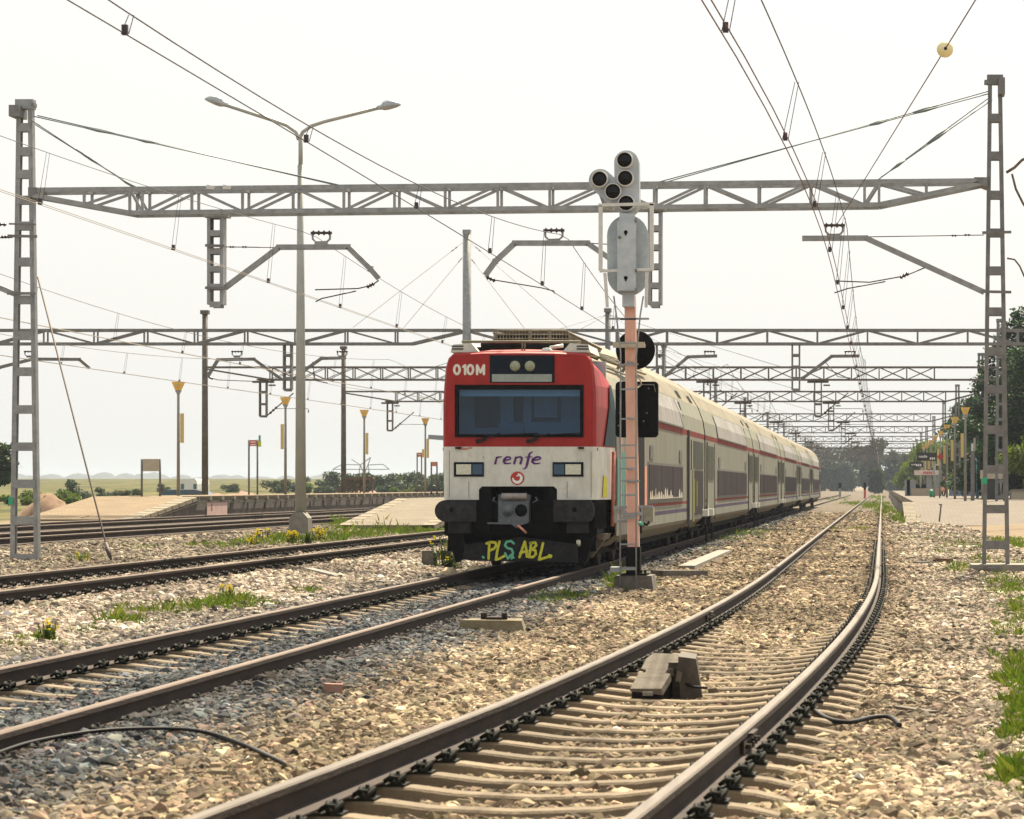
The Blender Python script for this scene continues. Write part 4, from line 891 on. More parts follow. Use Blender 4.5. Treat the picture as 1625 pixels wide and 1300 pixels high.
# spray lettering on the plough: zoom scale 5.078 from (680, 770)
zp=lambda L_:[[(680+p[0]/5.078,770+p[1]/5.078) for p in l] for l in L_]
yel=[[(492,460),(489,520),(486,592)],[(470,470),(500,458),(540,462),(550,485),(530,512),(494,526)],[(574,455),(558,520),(545,600),(575,592),(620,566)],
 [(778,455),(758,510),(735,580)],[(778,455),(788,510),(795,576)],[(742,545),(798,530)],[(830,462),(822,520),(812,578)],[(822,466),(862,462),(870,485),(850,508),(826,518)],[(826,518),(862,524),(868,555),(845,578),(812,580)],
 [(925,468),(910,530),(892,600),(925,590),(985,572)],[(975,565),(990,570),(985,580)]]
grn=[[(690,470),(668,450),(632,456),(618,485),(640,508),(672,515),(684,545),(672,590)],[(620,548),(642,592),(668,560)],[(440,578),(446,584)],[(684,580),(688,584)]]
strokes(zp(yel),'yellow_tag',M['yellowspray'],plo,YF-.024,.040,tw); strokes(zp(grn),'green_tag',M['greenspray'],plo,YF-.032,.036,tw)

# ------------------------------------------------------------------ the light signal in front of the train
ZS=40.0; KS=F/ZS
def s(x,y,d=0.0): p=P(x,y,ZS); return Vector((p.x,ZS+d,p.z))
plinth=MB(); g0=P(1006,920,ZS)
plinth.prism([(PX(974,ZS),-.24),(PX(979,ZS),PZ(913,ZS)),(PX(1036,ZS),PZ(913,ZS)),(PX(1040,ZS),-.24)],ZS-.25,ZS+.45)
po=plinth.build('concrete_plinth',M['concrete_dark']); tag(po,'stained concrete plinth under the signal post','plinth')
sig=thing('light_signal',(g0.x,ZS,PZ(913,ZS)),'tall rail signal with five dark lamps on a pink post with a ladder','signal')
b=MB(); b.prism([(s(991.5,470).x,s(0,470).z),(s(1008.5,470).x,s(0,470).z),(s(1014.5,872).x,s(0,872).z),(s(996.5,872).x,s(0,872).z)],ZS-.07,ZS+.08); b.build('post',M['pinkpost'],sig)
b=MB(); b.bb(s(994.5,0).x,s(1016.5,0).x,ZS-.11,ZS+.12,PZ(909,ZS),PZ(868,ZS)); b.bb(s(985,0).x,s(1028,0).x,ZS-.2,ZS+.2,PZ(913.3,ZS)+.004,PZ(909.5,ZS)); b.build('post_sleeve',M['black'],sig)
b=MB()
for px in(1018,1025):
    b.cyl(s(px,911,-.1),s(px,904,-.1),.022,6)
b.build('anchor_bolt',M['clip'],sig)
b=MB(); b.bb(s(972,0).x,s(987,0).x,ZS-.35,ZS-.1,PZ(907,ZS),PZ(899,ZS)); b.bar(s(968,908,-.3),s(985,901,-.3),.05,.05); b.bar(s(986,901,-.3),s(1012,901,-.3),.04,.03); b.build('foot_clamp',M['galv'],sig)
# ladder
b=MB(); L0=ZS-.34
for pts in ([(984,938),(984.5,760),(985,560),(978,500),(974,470)],[(1009.5,936),(1009.5,760),(1009,570),(1016,500),(1021,470)]):
    b.tube([P(x,y,L0) for x,y in pts],.013,6)
lad=b.build('ladder',M['galv'],sig)
r=MB()
for yy_ in(904,864,822,786,763.5,744,727,707,665,618,579,545,507): r.bar(P(984.5,yy_,L0),P(1009.5,yy_-.5,L0),.024 if yy_ not in(786,822) else .034,.03)
r.bar(P(965,506,L0),P(1030,506,L0),.03,.03); r.build('rung',M['galv'],lad)
b=MB()
for yy_ in(576,665,745,822): b.bar(s(1000,yy_,-.34),s(1003,yy_,-.05),.03,.03)
b.build('ladder_stay',M['galv'],sig)
# maintenance cage round the board
b=MB()
for pts in (((956.5,330),(956.5,432)),((1037,327),(1037,432))): b.bar(s(*pts[0],-.30),s(*pts[1],-.30),.06,.035)
b.bar(s(953,329,-.30),s(1041,327,-.30),.045,.035); b.bar(s(955,433,-.31),s(1040,430,-.31),.042,.035)
b.bar(s(963,436,-.28),s(967,490,-.28),.045,.04); b.bar(s(1029,434,-.28),s(1028,490,-.28),.045,.04)
for x,y in((956.5,331),(1037,329),(956.5,431),(1037,431)): b.bar(s(x,y,-.30),s(x*.6+995*.4,y,.1),.035,.035)
b.build('cage',M['sigwhite'],sig)
def capsule(x0,y0,x1,y1,rad,n=14):
    a=s(x0,y0); c=s(x1,y1); t=Vector((c.x-a.x,c.z-a.z)).normalized(); an=math.atan2(t.y,t.x); R=rad/KS
    return [(a.x+R*cos(an+pi/2+pi*i/n),a.z+R*sin(an+pi/2+pi*i/n)) for i in range(n+1)]+[(c.x+R*cos(an-pi/2+pi*i/n),c.z+R*sin(an-pi/2+pi*i/n)) for i in range(n+1)]
b=MB(); b.prism(capsule(997.5,375.5,998,438.5,32.5),ZS-.16,ZS-.11); b.build('back_board',M['siggrey'],sig)
b=MB(); b.bb(s(983,0).x,s(1012,0).x,ZS-.34,ZS-.16,PZ(464,ZS),PZ(354,ZS)); b.bb(s(986,0).x,s(1009,0).x,ZS-.30,ZS-.1,PZ(354,ZS),PZ(342,ZS)); b.bb(s(989.5,0).x,s(1008,0).x,ZS-.2,ZS+.1,PZ(488,ZS),PZ(466,ZS))
bx=b.build('lamp_case',M['siggrey2'],sig)
b=MB()
for y_ in(372,444): 
    c_=s(996.5,y_); b.lathe((c_.x,ZS-.343,c_.z),[(0,-.002),(.028,-.002),(.03,0)],12,axis='Y'); b.bb(c_.x-.012,c_.x+.012,ZS-.346,ZS-.342,c_.z-.05,c_.z)
b.build('keyhole',M['black'],bx)
b=MB(); b.bb(s(985,0).x,s(1010,0).x,ZS-.347,ZS-.343,PZ(467,ZS),PZ(464.8,ZS))
for y_ in(352,430,460): b.bb(s(1011,0).x,s(1014,0).x,ZS-.36,ZS-.30,PZ(y_+5,ZS),PZ(y_,ZS))
c_=s(987,380); b.lathe((c_.x,ZS-.35,c_.z),[(0,-.03),(.02,-.03),(.025,0)],10,axis='Y'); b.build('case_fitting',M['galv_dark'],bx)
b=MB(); b.prism(capsule(995.5,260,996.5,324,19.5),ZS-.14,ZS+.08); b.prism(capsule(954,288,979,311,18.5),ZS-.12,ZS+.06); head=b.build('lamp_head',M['siggrey2'],sig)
for x,y in((993.5,257),(994.5,285.5),(996,325),(954,287),(975,306.5)):
    h=MB(); c_=s(x,y); h.lathe((c_.x,ZS-.14,c_.z),[(.128,.0),(.128,-.05),(.122,-.12),(.112,-.12),(.110,-.02)],22,axis='Y'); ho=h.build('lamp_hood',M['sigwhite'],head)
    h=MB(); h.lathe((c_.x,ZS-.16,c_.z),[(0,-.085),(.06,-.08),(.111,-.055)],20,axis='Y'); h.build('lamp_lens',M['siglamp'],ho)
b=MB(); b.bar(s(953,310),s(962,335,.0),.04,.05); b.build('head_bracket',M['galv'],sig)
# dark boards behind the post that face away
b=MB(); c_=s(1006,554); b.lathe((c_.x,ZS+.22,c_.z),[(0,-.0),(.295,0),(.30,.03),(0,.03)],36,axis='Y'); b.build('round_board',M['black'],sig)
b=MB(); b.bar(s(974,548,-.11),s(1024,548,-.11),.085,.05); b.bar(s(980,548,-.1),s(980,548,.2),.05,.05); b.bar(s(1020,548,-.1),s(1020,548,.2),.05,.05); b.build('board_bracket',M['beige'],sig)
x0,x1,z0,z1=s(975,0).x,s(1043,0).x,PZ(694,ZS),PZ(605,ZS); R=.06; pts=[]
for cx,cz,a0 in((x1-R,z1-R,0),(x0+R,z1-R,90),(x0+R,z0+R,180),(x1-R,z0+R,270)): pts+=[(cx+R*cos(radians(a0+k*22.5)),cz+R*sin(radians(a0+k*22.5))) for k in range(5)]
b=MB(); b.prism(pts,ZS+.16,ZS+.24); sqb=b.build('square_board',M['black'],sig)
b=MB(); b.tube([(x1-.04,ZS+.14,z1-.16),(x1-.06,ZS+.14,z1-.05),(x1-.30,ZS+.14,z1-.045)],.009,5)
for x,y in((1028,616),(1025,655),(1020,668),(982,655),(980,675)): b.box(s(x,y,.15),(.02,.02,.02))
b.build('board_fixing',M['galv_dark'],sqb)
b=MB(); b.tube([s(1008,596,-.02),s(1015,602,.05),s(1017,610,.1),s(1012,615,.05),s(1009,616,-.02)],.011,6); b.build('cable_loop',M['beige'],sig)
b=MB(); b.bar(s(974,805.5,.0),s(1036,804,.0),.045,.04); b.bar(s(975,828,.0),s(1018,826,.0),.045,.04); b.bar(s(992,817,-.1),s(1020,815,-.1),.045,.03); b.bar(s(992,806,-.05),s(992,828,-.05),.03,.03); b.bar(s(1020,805,-.05),s(1020,830,-.05),.03,.03); b.bar(s(976,806),s(976,828),.03,.03)
b.build('relay_bracket',M['galv'],sig)
b=MB(); b.bb(s(1022,0).x,s(1037,0).x,ZS-.05,ZS+.2,PZ(829,ZS),PZ(806,ZS)); b.build('relay_box',mat('olive_box',(.20,.19,.14),(.29,.27,.21),8,.7),sig)
b=MB(); b.tube([s(1014,831,-.05),s(1022,831,-.05)],.03,8); b.build('green_plug',M['greenspray'],sig)
b=MB(); b.tube([s(1021,831,-.05),s(1027,833,-.05),s(1031,828,-.05)],.022,8); b.tube([s(1017,833,-.05),s(1017,846,0)],.02,6); b.build('cable_gland',M['rubber'],sig)
b=MB(); b.bb(s(992,0).x,s(1014,0).x,ZS-.09,ZS-.072,PZ(580,ZS),PZ(577,ZS)); b.bb(s(990,0).x,s(1016,0).x,ZS-.10,ZS-.075,PZ(765,ZS),PZ(762,ZS)); b.bb(s(986,0).x,s(1018,0).x,ZS-.11,ZS-.08,PZ(765,ZS),PZ(760,ZS)-.01) if False else None
b.build('post_clamp',M['galv'],sig)
# ------------------------------------------------------------------ overhead line gantries
def mast(parent, xb, xt, Y, z0, z1, leg, dep, zs, m, name='mast', top=True, bh=.16):
    """two channel legs joined by battens; xb, xt = (left,right) edges at foot and top"""
    b=MB()
    for k,sg in((0,1),(1,-1)):
        p=Vector((xb[k]+sg*leg/2,Y,z0)); q=Vector((xt[k]+sg*leg/2,Y,z1))
        b.bar(p,q,.02,dep) if False else None
        o=-sg*(leg/2-.012)
        b.bar(p+Vector((o,0,0)),q+Vector((o,0,0)),.024,dep)          # web on the outside
        for dy in(-dep/2+.008,dep/2-.008): b.bar(p+Vector((sg*.012,dy,0)),q+Vector((sg*.012,dy,0)),leg-.026,.016)
    for z in zs:
        t=(z-z0)/(z1-z0); a=xb[0]+(xt[0]-xb[0])*t+.004; c=xb[1]+(xt[1]-xb[1])*t-.004
        for dy in(-dep/2-.006,dep/2+.006): b.bb(a+leg*.35,c-leg*.35,Y+dy-.006,Y+dy+.006,z-bh/2,z+bh/2)
    if top: b.bb(xt[0]-.02,xt[1]+.02,Y-dep/2-.02,Y+dep/2+.02,z1-.02,z1+.16)
    return b.build(name,m,parent)
def drop(parent, X, Y, zt, zb, w, dep, m, n=4, name='drop_post'):
    b=MB()
    for sg in(-1,1):
        for dy in(-dep/2,dep/2): b.bar((X+sg*(w/2-.03),Y+dy,zb),(X+sg*(w/2-.03),Y+dy,zt),.06,.02)
        b.bar((X+sg*(w/2-.005),Y,zb),(X+sg*(w/2-.005),Y,zt),.012,dep)
    for i in range(n+1):
        z=zb+(zt-zb)*i/n
        for dy in(-dep/2-.012,dep/2+.012): b.bar((X-w/2+.05,Y+dy,z),(X+w/2-.05,Y+dy,z),.11,.008)
    b.bb(X-w*.75,X+w*.75,Y-dep*.7,Y+dep*.7,zt-.03,zt+.05)
    return b.build(name,m,parent)
def insulator(b, p, q, r, n=3):
    p=Vector(p); q=Vector(q); pts=[];rs=[]
    for i in range(n*4+1):
        pts.append(p.lerp(q,i/(n*4))); rs.append(r if i%4==2 else r*.45)
    b.tube(pts,rs,8)
def saddle(parent, X, Y, z, w=.34, m='galv'):
    """u shaped yoke with insulators that carries the messenger wire"""
    b=MB(); b.tube([(X-w/2,Y,z+.17),(X-w/2+.01,Y,z+.05),(X-w/2+.07,Y,z),(X+w/2-.07,Y,z),(X+w/2-.01,Y,z+.05),(X+w/2,Y,z+.17)],.022,6); b.bb(X-.12,X+.12,Y-.05,Y+.05,z-.06,z-.01)
    o=b.build('yoke',M[m],parent); k=MB(); insulator(k,(X-w/2-.03,Y,z+.17),(X+w/2+.03,Y,z+.17),.055,4); k.build('insulator',M['insul'],o)
def cantilever(parent, pts, r=.045, m='galv', ins=True):
    b=MB()
    for a,c in zip(pts[:-1],pts[1:]): b.bar(a,c,2*r,1.6*r)
    for p in pts[1:-1]: b.box(p,(2*r,1.5*r,2*r))
    return b.build('cantilever',M[m],parent)
def truss(parent, tops, bots, Y, dep, ch, dg, m, style, web=None):
    """tops/bots: points (x,z) along the chords; front and back planes tied together"""
    b=MB()
    for dy in(-dep/2,dep/2):
        for L_ in(tops,bots):
            b.bar((L_[0][0],Y+dy,L_[0][1]),(L_[-1][0],Y+dy,L_[-1][1]),ch,.05) if len(L_)==2 else [b.bar((p[0],Y+dy,p[1]),(q[0],Y+dy,q[1]),ch,.05) for p,q in zip(L_[:-1],L_[1:])]
        for i,(xt,zt,zb) in enumerate(web):
            b.bar((xt,Y+dy,zb),(xt,Y+dy,zt),dg,.04)
            if i+1<len(web):
                x2,zt2,zb2=web[i+1]
                if style=='X': b.bar((xt,Y+dy-.02,zb),(x2,Y+dy-.02,zt2),dg*.6,.02); b.bar((xt,Y+dy+.02,zt),(x2,Y+dy+.02,zb2),dg*.6,.02)
                elif i%2==0: b.bar((xt,Y+dy,zb),(x2,Y+dy,zt2),dg,.03)
                else: b.bar((xt,Y+dy,zt),(x2,Y+dy,zb2),dg,.03)
    for i,(xt,zt,zb) in enumerate(web):
        b.bar((xt+.01,Y-dep/2,zt-.03),(xt+.01,Y+dep/2,zt-.03),.05,.05); b.bar((xt+.01,Y-dep/2,zb+.03),(xt+.01,Y+dep/2,zb+.03),.05,.05)
    return b.build('truss_beam',m,parent)
# ---- the nearest gantry
Z1=50.0
def g1(x,y,d=0): p=P(x,y,Z1); p.y+=d; return p
gan=thing('catenary_gantry',(PX(40,Z1),Z1,PZ(895,Z1)),'nearest overhead wire gantry, its lattice masts at both edges of the picture','gantry','gantries over the tracks')
mast(gan,(PX(17.5,Z1),PX(63,Z1)),(PX(28,Z1),PX(53,Z1)),Z1,PZ(895,Z1),PZ(172,Z1),.085,.15,[PZ(y,Z1) for y in(203,241,277,318,359,416,476,533,590,650,709,768,826,886)],M['galv'])
mast(gan,(PX(1558.5,Z1),PX(1602,Z1)),(PX(1568,Z1),PX(1590,Z1)),Z1,PZ(895,Z1),PZ(133,Z1),.075,.15,[PZ(y,Z1) for y in(188,248,310,370,430,495,558,618,682,745,808,865)],M['galv_dark'])
topc=[(PX(58,Z1),PZ(304,Z1)),(PX(1562,Z1),PZ(289,Z1))]
def tz(x): return PZ(304+(x-58)*(289-304)/1504,Z1)
def bz(x):
    y=340+(x-212)*(327-340)/(1395-212)
    if x<212: y=304+8+(340-312)*(x-58)/(212-58)
    if x>1395: y=327+(292-327)*(x-1395)/(1562-1395)
    return PZ(y,Z1)
webx=[140,212,232,310,390,470,550,630,710,793,875,960,1040,1120,1205,1287,1372,1395,1470]
truss(gan,topc,[(PX(x,Z1),bz(x)) for x in(58,212,1395,1562)],Z1,.50,.085,.05,M['galv'],'Z',[(PX(x,Z1),tz(x),bz(x)) for x in webx])
b=MB(); b.prism([(PX(52,Z1),PZ(300,Z1)),(PX(66,Z1),PZ(300,Z1)),(PX(66,Z1),PZ(309,Z1)),(PX(52,Z1),PZ(318,Z1))],Z1-.28,Z1+.28); b.prism([(PX(1545,Z1),PZ(284,Z1)),(PX(1566,Z1),PZ(284,Z1)),(PX(1566,Z1),PZ(300,Z1)),(PX(1556,Z1),PZ(296,Z1))],Z1-.28,Z1+.28); b.build('bearing_bracket',M['galv_dark'],gan)
b=MB()
for x in(328,354): b.quad(P(x,293,Z1-.3),P(x+13,296,Z1-.3),P(x+12,301,Z1-.3),P(x-1,300,Z1-.3))
b.build('small_plate',M['sigwhite'],gan)
d1=drop(gan,PX(344,Z1),Z1,PZ(343,Z1),PZ(484,Z1),.30,.26,M['galv'],5); d2=drop(gan,PX(1040,Z1),Z1,PZ(333,Z1),PZ(484,Z1),.26,.26,M['galv'],5)
cantilever(gan,[g1(357,457),g1(443,392.5),g1(552,392),g1(588,427),g1(601,442)],.05)
cantilever(gan,[g1(1028,452),g1(932,386),g1(817,386),g1(786,415),g1(770,437)],.05)
cantilever(gan,[g1(1562,464),g1(1374,378),g1(1273,378.5)],.05)
saddle(gan,PX(510,Z1),Z1,PZ(384,Z1)); saddle(gan,PX(879,Z1),Z1,PZ(380,Z1)); saddle(gan,PX(1324,Z1),Z1,PZ(372,Z1))
def steady(parent,pts,r=.012,ins=None,m='wire_dark'):
    b=MB(); b.tube(pts,r,6); o=b.build('steady_arm',M[m],parent)
    if ins: k=MB(); insulator(k,ins[0],ins[1],.05,3); k.build('insulator',M['insul'],o)
steady(gan,[g1(601,445),g1(590,453),g1(568,458),g1(500,460)],.013,(g1(594,450),g1(582,456)))
steady(gan,[g1(565,462),g1(510,474),g1(501,479)],.013)
steady(gan,[g1(770,438),g1(782,444),g1(860,457),g1(879,462),g1(880,466)],.013,(g1(772,440),g1(786,446)))
steady(gan,[g1(1470,424),g1(1436,438),g1(1380,448),g1(1325,446)],.013,(g1(1442,434),g1(1428,441)))
steady(gan,[g1(1405,447),g1(1345,458),g1(1324,465)],.013)
b=MB()
for a,c,pr in (((56,182),(560,299),.25),((56,186),(560,300),-.25),((52,196),(212,297),.25),((54,193),(214,297),-.25),((1570,143),(1040,291),.25),((1570,150),(1041,293),-.25),((1572,152),(1392,284),.25),((1574,160),(1398,284),-.25)):
    b.tube([g1(*a,pr*.5),g1(*c,pr)],.011,5)
    u=g1(*a,pr*.5); w=g1(*c,pr); L_=(w-u).length
    for q0,q1,rr in((1.0,1.5,.028),(2.0,2.35,.03)): b.tube([u.lerp(w,q0*1.0/L_),u.lerp(w,(q0+q1)/2/L_),u.lerp(w,q1/L_)],[.012,rr,.012],6)
b.build('guy_wire',M['guy'],gan)
b=MB(); b.bb(PX(22,Z1),PX(38,Z1),Z1-.3,Z1+.2,PZ(188,Z1),PZ(170,Z1)); b.bb(PX(52,Z1),PX(56,Z1),Z1-.1,Z1+.1,PZ(170,Z1),PZ(164,Z1)); b.bb(PX(1584,Z1),PX(1594,Z1),Z1-.25,Z1+.2,PZ(152,Z1),PZ(126,Z1)); b.bb(PX(1562,Z1),PX(1569,Z1),Z1-.1,Z1+.1,PZ(134,Z1),PZ(128,Z1)); b.build('anchor_plate',M['galv_dark'],gan)
b=MB(); b.tube([g1(357,372),g1(443,392)],.008,5) if False else None
b.tube([g1(358,392),g1(440,393)],.010,5); b.tube([g1(1562,373),g1(1374,376)],.010,5); b.tube([g1(1040,392),g1(935,386)],.010,5)
for u in((364,392,372,392),(384,392,392,392),(1510,374,1518,374),(1530,373,1540,373)): insulator(b,g1(u[0],u[1]),g1(u[2],u[3]),.03,2)
b.build('tie_wire',M['wire_dark'],gan)
b=MB(); b.tube([g1(-20,378),g1(20,377)],.012,5); insulator(b,g1(2,376),g1(16,376),.04,3); insulator(b,g1(-2,356),g1(10,357),.04,2); b.build('side_insulator',M['insul'],gan)
cantilever(gan,[g1(24,467),g1(-60,432)],.05)
b=MB()
for a in(372,1010): pass
b.bar(g1(20,357,-.2),g1(62,358,-.2),.03,.03); b.bar(g1(18,376,-.2),g1(64,377,-.2),.05,.04); b.bar(g1(17,467,-.2),g1(62,467,-.2),.05,.04); b.bar(g1(1556,464,-.2),g1(1604,465,-.2),.05,.04); b.bar(g1(1558,371,-.2),g1(1604,370,-.2),.05,.04); b.bar(g1(330,458,-.2),g1(360,459,-.2),.05,.04); b.bar(g1(330,391,-.2),g1(360,392,-.2),.05,.04); b.build('clamp_band',M['galv_dark'],gan)
b=MB(); b.bb(PX(1558,Z1),PX(1566,Z1),Z1-.155,Z1-.14,PZ(768,Z1),PZ(758,Z1)); b.bb(PX(17.5,Z1),PX(24,Z1),Z1-.155,Z1-.14,PZ(801,Z1),PZ(789,Z1)); b.build('green_plate',M['greentag'],gan)
b=MB(); b.tube([g1(1597,274),g1(1610,266),g1(1622,254),g1(1640,246)],.03,6); b.tube([g1(1606,276),g1(1612,300),g1(1624,324),g1(1640,345)],.024,6); b.tube([g1(1598,410),g1(1610,412),g1(1618,422),g1(1626,440)],.018,6); b.build('jumper_cable',M['bark'],gan)
for (xa,xb,l) in((PX(-12,Z1),PX(78,Z1),'flat concrete footing under the left lattice mast'),(PX(1540,Z1),PX(1660,Z1),'concrete footing with a dark front under the right lattice mast')):
    b=MB(); b.bb(xa,xb,Z1-.55,Z1+.55,-.45,PZ(895,Z1)+.0); tag(b.build('concrete_footing',M['concrete'],None),l,'footing')
b=MB(); st=[P(60,440,Z1-.1),P(62,452,Z1-.2),P(168,862,47.6),P(176,888,47.3)]; b.tube([st[0],st[2],st[3]],.018,6); b.tube([st[2],st[2].lerp(st[3],.5),st[3]],[.03,.05,.02],6)
tag(b.build('stay_rod',mat('rusty_rod',(.035,.022,.018),(.06,.035,.028),8,.7)),'dark rusty stay rod slanting down from the left mast to the grass','stay rod')

# ---- gantry two: a zig-zag beam on a tall round post
Z2=103.0; g2=thing('catenary_gantry',(PX(741,Z2),Z2,-.1),'second gantry, zigzag beam on a tall post rising left of the train roof','gantry','gantries over the tracks')
def g2p(x,y,d=0): p=P(x,y,Z2); p.y+=d; return p
b=MB(); b.tube([(PX(741,Z2),Z2,-.2),(PX(741,Z2),Z2,PZ(368,Z2))],[.19,.16],14); b.bb(PX(735,Z2),PX(747,Z2),Z2-.16,Z2+.16,PZ(372,Z2),PZ(365,Z2)); b.build('post',M['galv'],g2)
def rngx(a,b_,st): return list(np.arange(a,b_,st))
def beam2(xa,xb,xt0,xt1,zt,zb,name=None):
    ws=rngx(min(xt0,xt1),max(xt0,xt1)+.01,1.95)
    T=[(xa,zt),(xb,zt)]; B=[(xa,zt-.07 if xt0>xa else zb),(xt0,zb),(xt1,zb),(xb,zt-.07 if xt1<xb else zb)]
    truss(g2,T,B,Z2,.5,.10,.065,M['galv_dark'],'Z',[(x,zt,zb) for x in ws])
zt2,zb2=PZ(524.5,Z2),PZ(546,Z2)
beam2(-38.5,PX(733,Z2),-38.4,PX(655,Z2),zt2,zb2); beam2(PX(748,Z2),7.2,PX(820,Z2),7.1,zt2,zb2)
for X in(-38.6,7.3):
    mast(g2,(X-.27,X+.27),(X-.16,X+.16),Z2,0,zt2+2.4,.13,.26,list(np.arange(.6,zt2+2,.75)),M['galv_dark'])
b=MB()
for a,c in (((741,380),(560,520)),((741,400),(640,521)),((741,380),(900,520)),((741,402),(832,521))):
    b.tube([g2p(*a),g2p(*c)],.008,5)
    u=g2p(*a);w=g2p(*c); insulator(b,u.lerp(w,.08),u.lerp(w,.14),.03,2)
b.build('guy_wire',M['wire_pale'],g2)
for X in(PX(457,Z2),PX(1048,Z2),PX(1263,Z2)): drop(g2,X,Z2,zb2,PZ(619,Z2),.34,.3,M['galv_dark'],4)
for pts,sx in (([(447,602),(403,570),(346,571),(330,597)],376),([(466,602),(483,588),(510,569),(549,568)],543),([(142,584),(126,570.5),(52,570),(0,583),(-30,600)],47),([(1052,600),(1092,566.5),(1138,565)],1126),([(1272,602),(1320,565.5),(1364,565)],1349)):
    cantilever(g2,[g2p(*p) for p in pts],.06,'galv_dark'); saddle(g2,PX(sx,Z2),Z2,PZ(565,Z2),.38,'galv_dark')
steady(g2,[g2p(330,598),g2p(345,603),g2p(420,606)],.018,(g2p(331,599),g2p(338,602)))
steady(g2,[g2p(496,574),g2p(500,604),g2p(520,608)],.018,(g2p(498,590),g2p(499,602)))
steady(g2,[g2p(1310,575),g2p(1330,598),g2p(1350,600)],.018,None)
# ---- cross braced gantries farther away
ords=['third','fourth','fifth','sixth','seventh','eighth','ninth','tenth','eleventh']
GY=[136,171,224,272,326,380,432,486,540]
for gi_,Y in enumerate(GY):
    zt,zb=7.47,6.83; XL=-34.8; XR=5.6 if gi_ else 5.3
    xp={0:'left post behind the beige board',1:'left post right of the big lamp post',2:'the first behind the train roof crest',3:'partly behind the train roof'}.get(gi_,'thin with distance')
    g=thing('catenary_gantry',(XL,Y,.9),'%s gantry from the front, cross braced, %s'%(ords[gi_],xp),'gantry','gantries over the tracks')
    fat=1+gi_*.03
    b=MB(); b.tube([(XL,Y,.0),(XL,Y,10.3 if gi_<2 else 9.6)],[.17*fat,.14*fat],10); b.bb(XL-.2,XL+.2,Y-.2,Y+.2,10.2 if gi_<2 else 9.5,10.4 if gi_<2 else 9.7); b.build('post',M['brownsteel'],g)
    b=MB(); b.tube([(-14.1,Y,.0),(-14.1,Y,10.4)],[.17*fat,.14*fat],10); b.bb(-14.28,-13.92,Y-.18,Y+.18,10.3,10.5); b.build('post',M['galv_dark'],g)
    mast(g,(XR+.5,XR+1.05),(XR+.58,XR+.95),Y,.2,9.8,.14*fat,.28,list(np.arange(.8,9.6,.8)),M['galv_dark'],'mast')
    ws=rngx(XL+3.4,XR-1.4,1.42)
    truss(g,[(XL,zt),(XR+.55,zt)],[(XL,zt-.08),(XL+3.4,zb),(ws[-1],zb),(XR+.55,zb if gi_==0 else zt-.1)],Y,.55,.085*fat,.06*fat,M['brownsteel'],'X',[(x,zt,zb) for x in ws])
    b=MB()
    for dx in(-5,-9,5,9): b.tube([(-14.1,Y,10.2),(-14.1+dx,Y,zt)],.014*fat,4)
    b.build('guy_wire',M['guy'],g)
    for X in(-31.8,-21.5,-9.0,-3.3):
        drop(g,X,Y,zb,4.95,.40,.3,M['brownsteel'],3)
        b=MB(); b.bb(X-.55,X+.55,Y-.08,Y+.08,zb-.16,zb-.05); b.bb(X+.28,X+.62,Y-.05,Y+.05,zb-.32,zb-.24); b.bar((X+.2,Y,5.0),(X+1.55,Y,6.15),.055*fat,.05); b.build('cantilever',M['brownsteel'],g)
        k=MB(); insulator(k,(X+.3,Y,5.08),(X+.72,Y,5.45),.085,3); k.build('insulator',M['insul'],g)
        steady(g,[(X+.62,Y,5.35),(X+2.3,Y,5.35),(X+2.32,Y,5.12)],.016*fat,((X+2.31,Y,5.30),(X+2.31,Y,5.16)))
# ---- overhead wires, one line per track
SUP=[-2,50,103,136,171,224,272,326,380,432,486,540]
def overhead(fx_, zc, label, double=False, near=-2, mx=0.0, zm=6.15, q=1.0, m='wire', fl=.5):
    t=thing('overhead_line',(fx_(60),60,zc),label,'overhead wire','overhead wires along the tracks')
    ys=[y for y in np.arange(near,541,3.0)]
    def mz(y):
        for a,c in zip(SUP[:-1],SUP[1:]):
            if a<=y<=c: u=(y-a)/(c-a); return zm-(zm-fl-zc)*min(1,(c-a)/50.)*4*u*(1-u)*(.90 if fl>.3 else .99)
        return zm
    def rr(y): return .0062*q+max(0,y-20)*.000032
    for dx in ((-.035,.035) if double else (0,)):
        b=MB(); pts=[(fx_(y)+dx,y,zc) for y in ys]; b.tube(pts,[rr(p[1]) for p in pts],5); b.build('contact_wire',M[m],t)
    b=MB(); pts=[(fx_(y)+mx,y,mz(y)) for y in np.arange(near,541,1.5)]; b.tube(pts,[rr(p[1])*1.05 for p in pts],5); b.build('messenger_wire',M['wire_dark'],t)
    for a,c in zip(SUP[:5],SUP[1:6]):
        n=max(3,int((c-a)/6.4))
        for i in range(n):
            y=a+(c-a)*(i+.5)/n
            if y<12: continue
            d=MB(); z=mz(y)
            d.tube([(fx_(y)+mx-.02,y,z),(fx_(y)-.03,y,zc)],rr(y)*.6,4); d.tube([(fx_(y)+mx+.02,y,z),(fx_(y)+.03,y,zc)],rr(y)*.6,4); d.bb(fx_(y)-.022,fx_(y)+.022,y-.02,y+.02,zc-.01,zc+.07); d.build('dropper',M['wire_dark'],t)
st=lambda c,a:(lambda y:c+a*sin(y/17.0))
overhead(lambda y: float(c1(max(y,8)))+.16,4.95,'overhead wires above the curving near track, with a double contact wire',True,-2,.12,6.30)
overhead(st(C2-.2,.12),4.93,'overhead wires above the red train, with a dark lower wire',False,-2,.05,6.12,1.0,'wire_dark',.12)
overhead(st(C3+.35,.2),4.98,'overhead wires above the rusty track left of the train',True,-2,.1,6.15,.7,'wire_pale')
overhead(st(C4,.2),5.05,'overhead wires above the dark track in front of the left platform',True,20,.1,6.3,.8,'wire_pale')
overhead(st(C5-.5,.2),5.05,'overhead wires above the track along the left platform wall',True,30,.1,6.3,.8,'wire_pale')
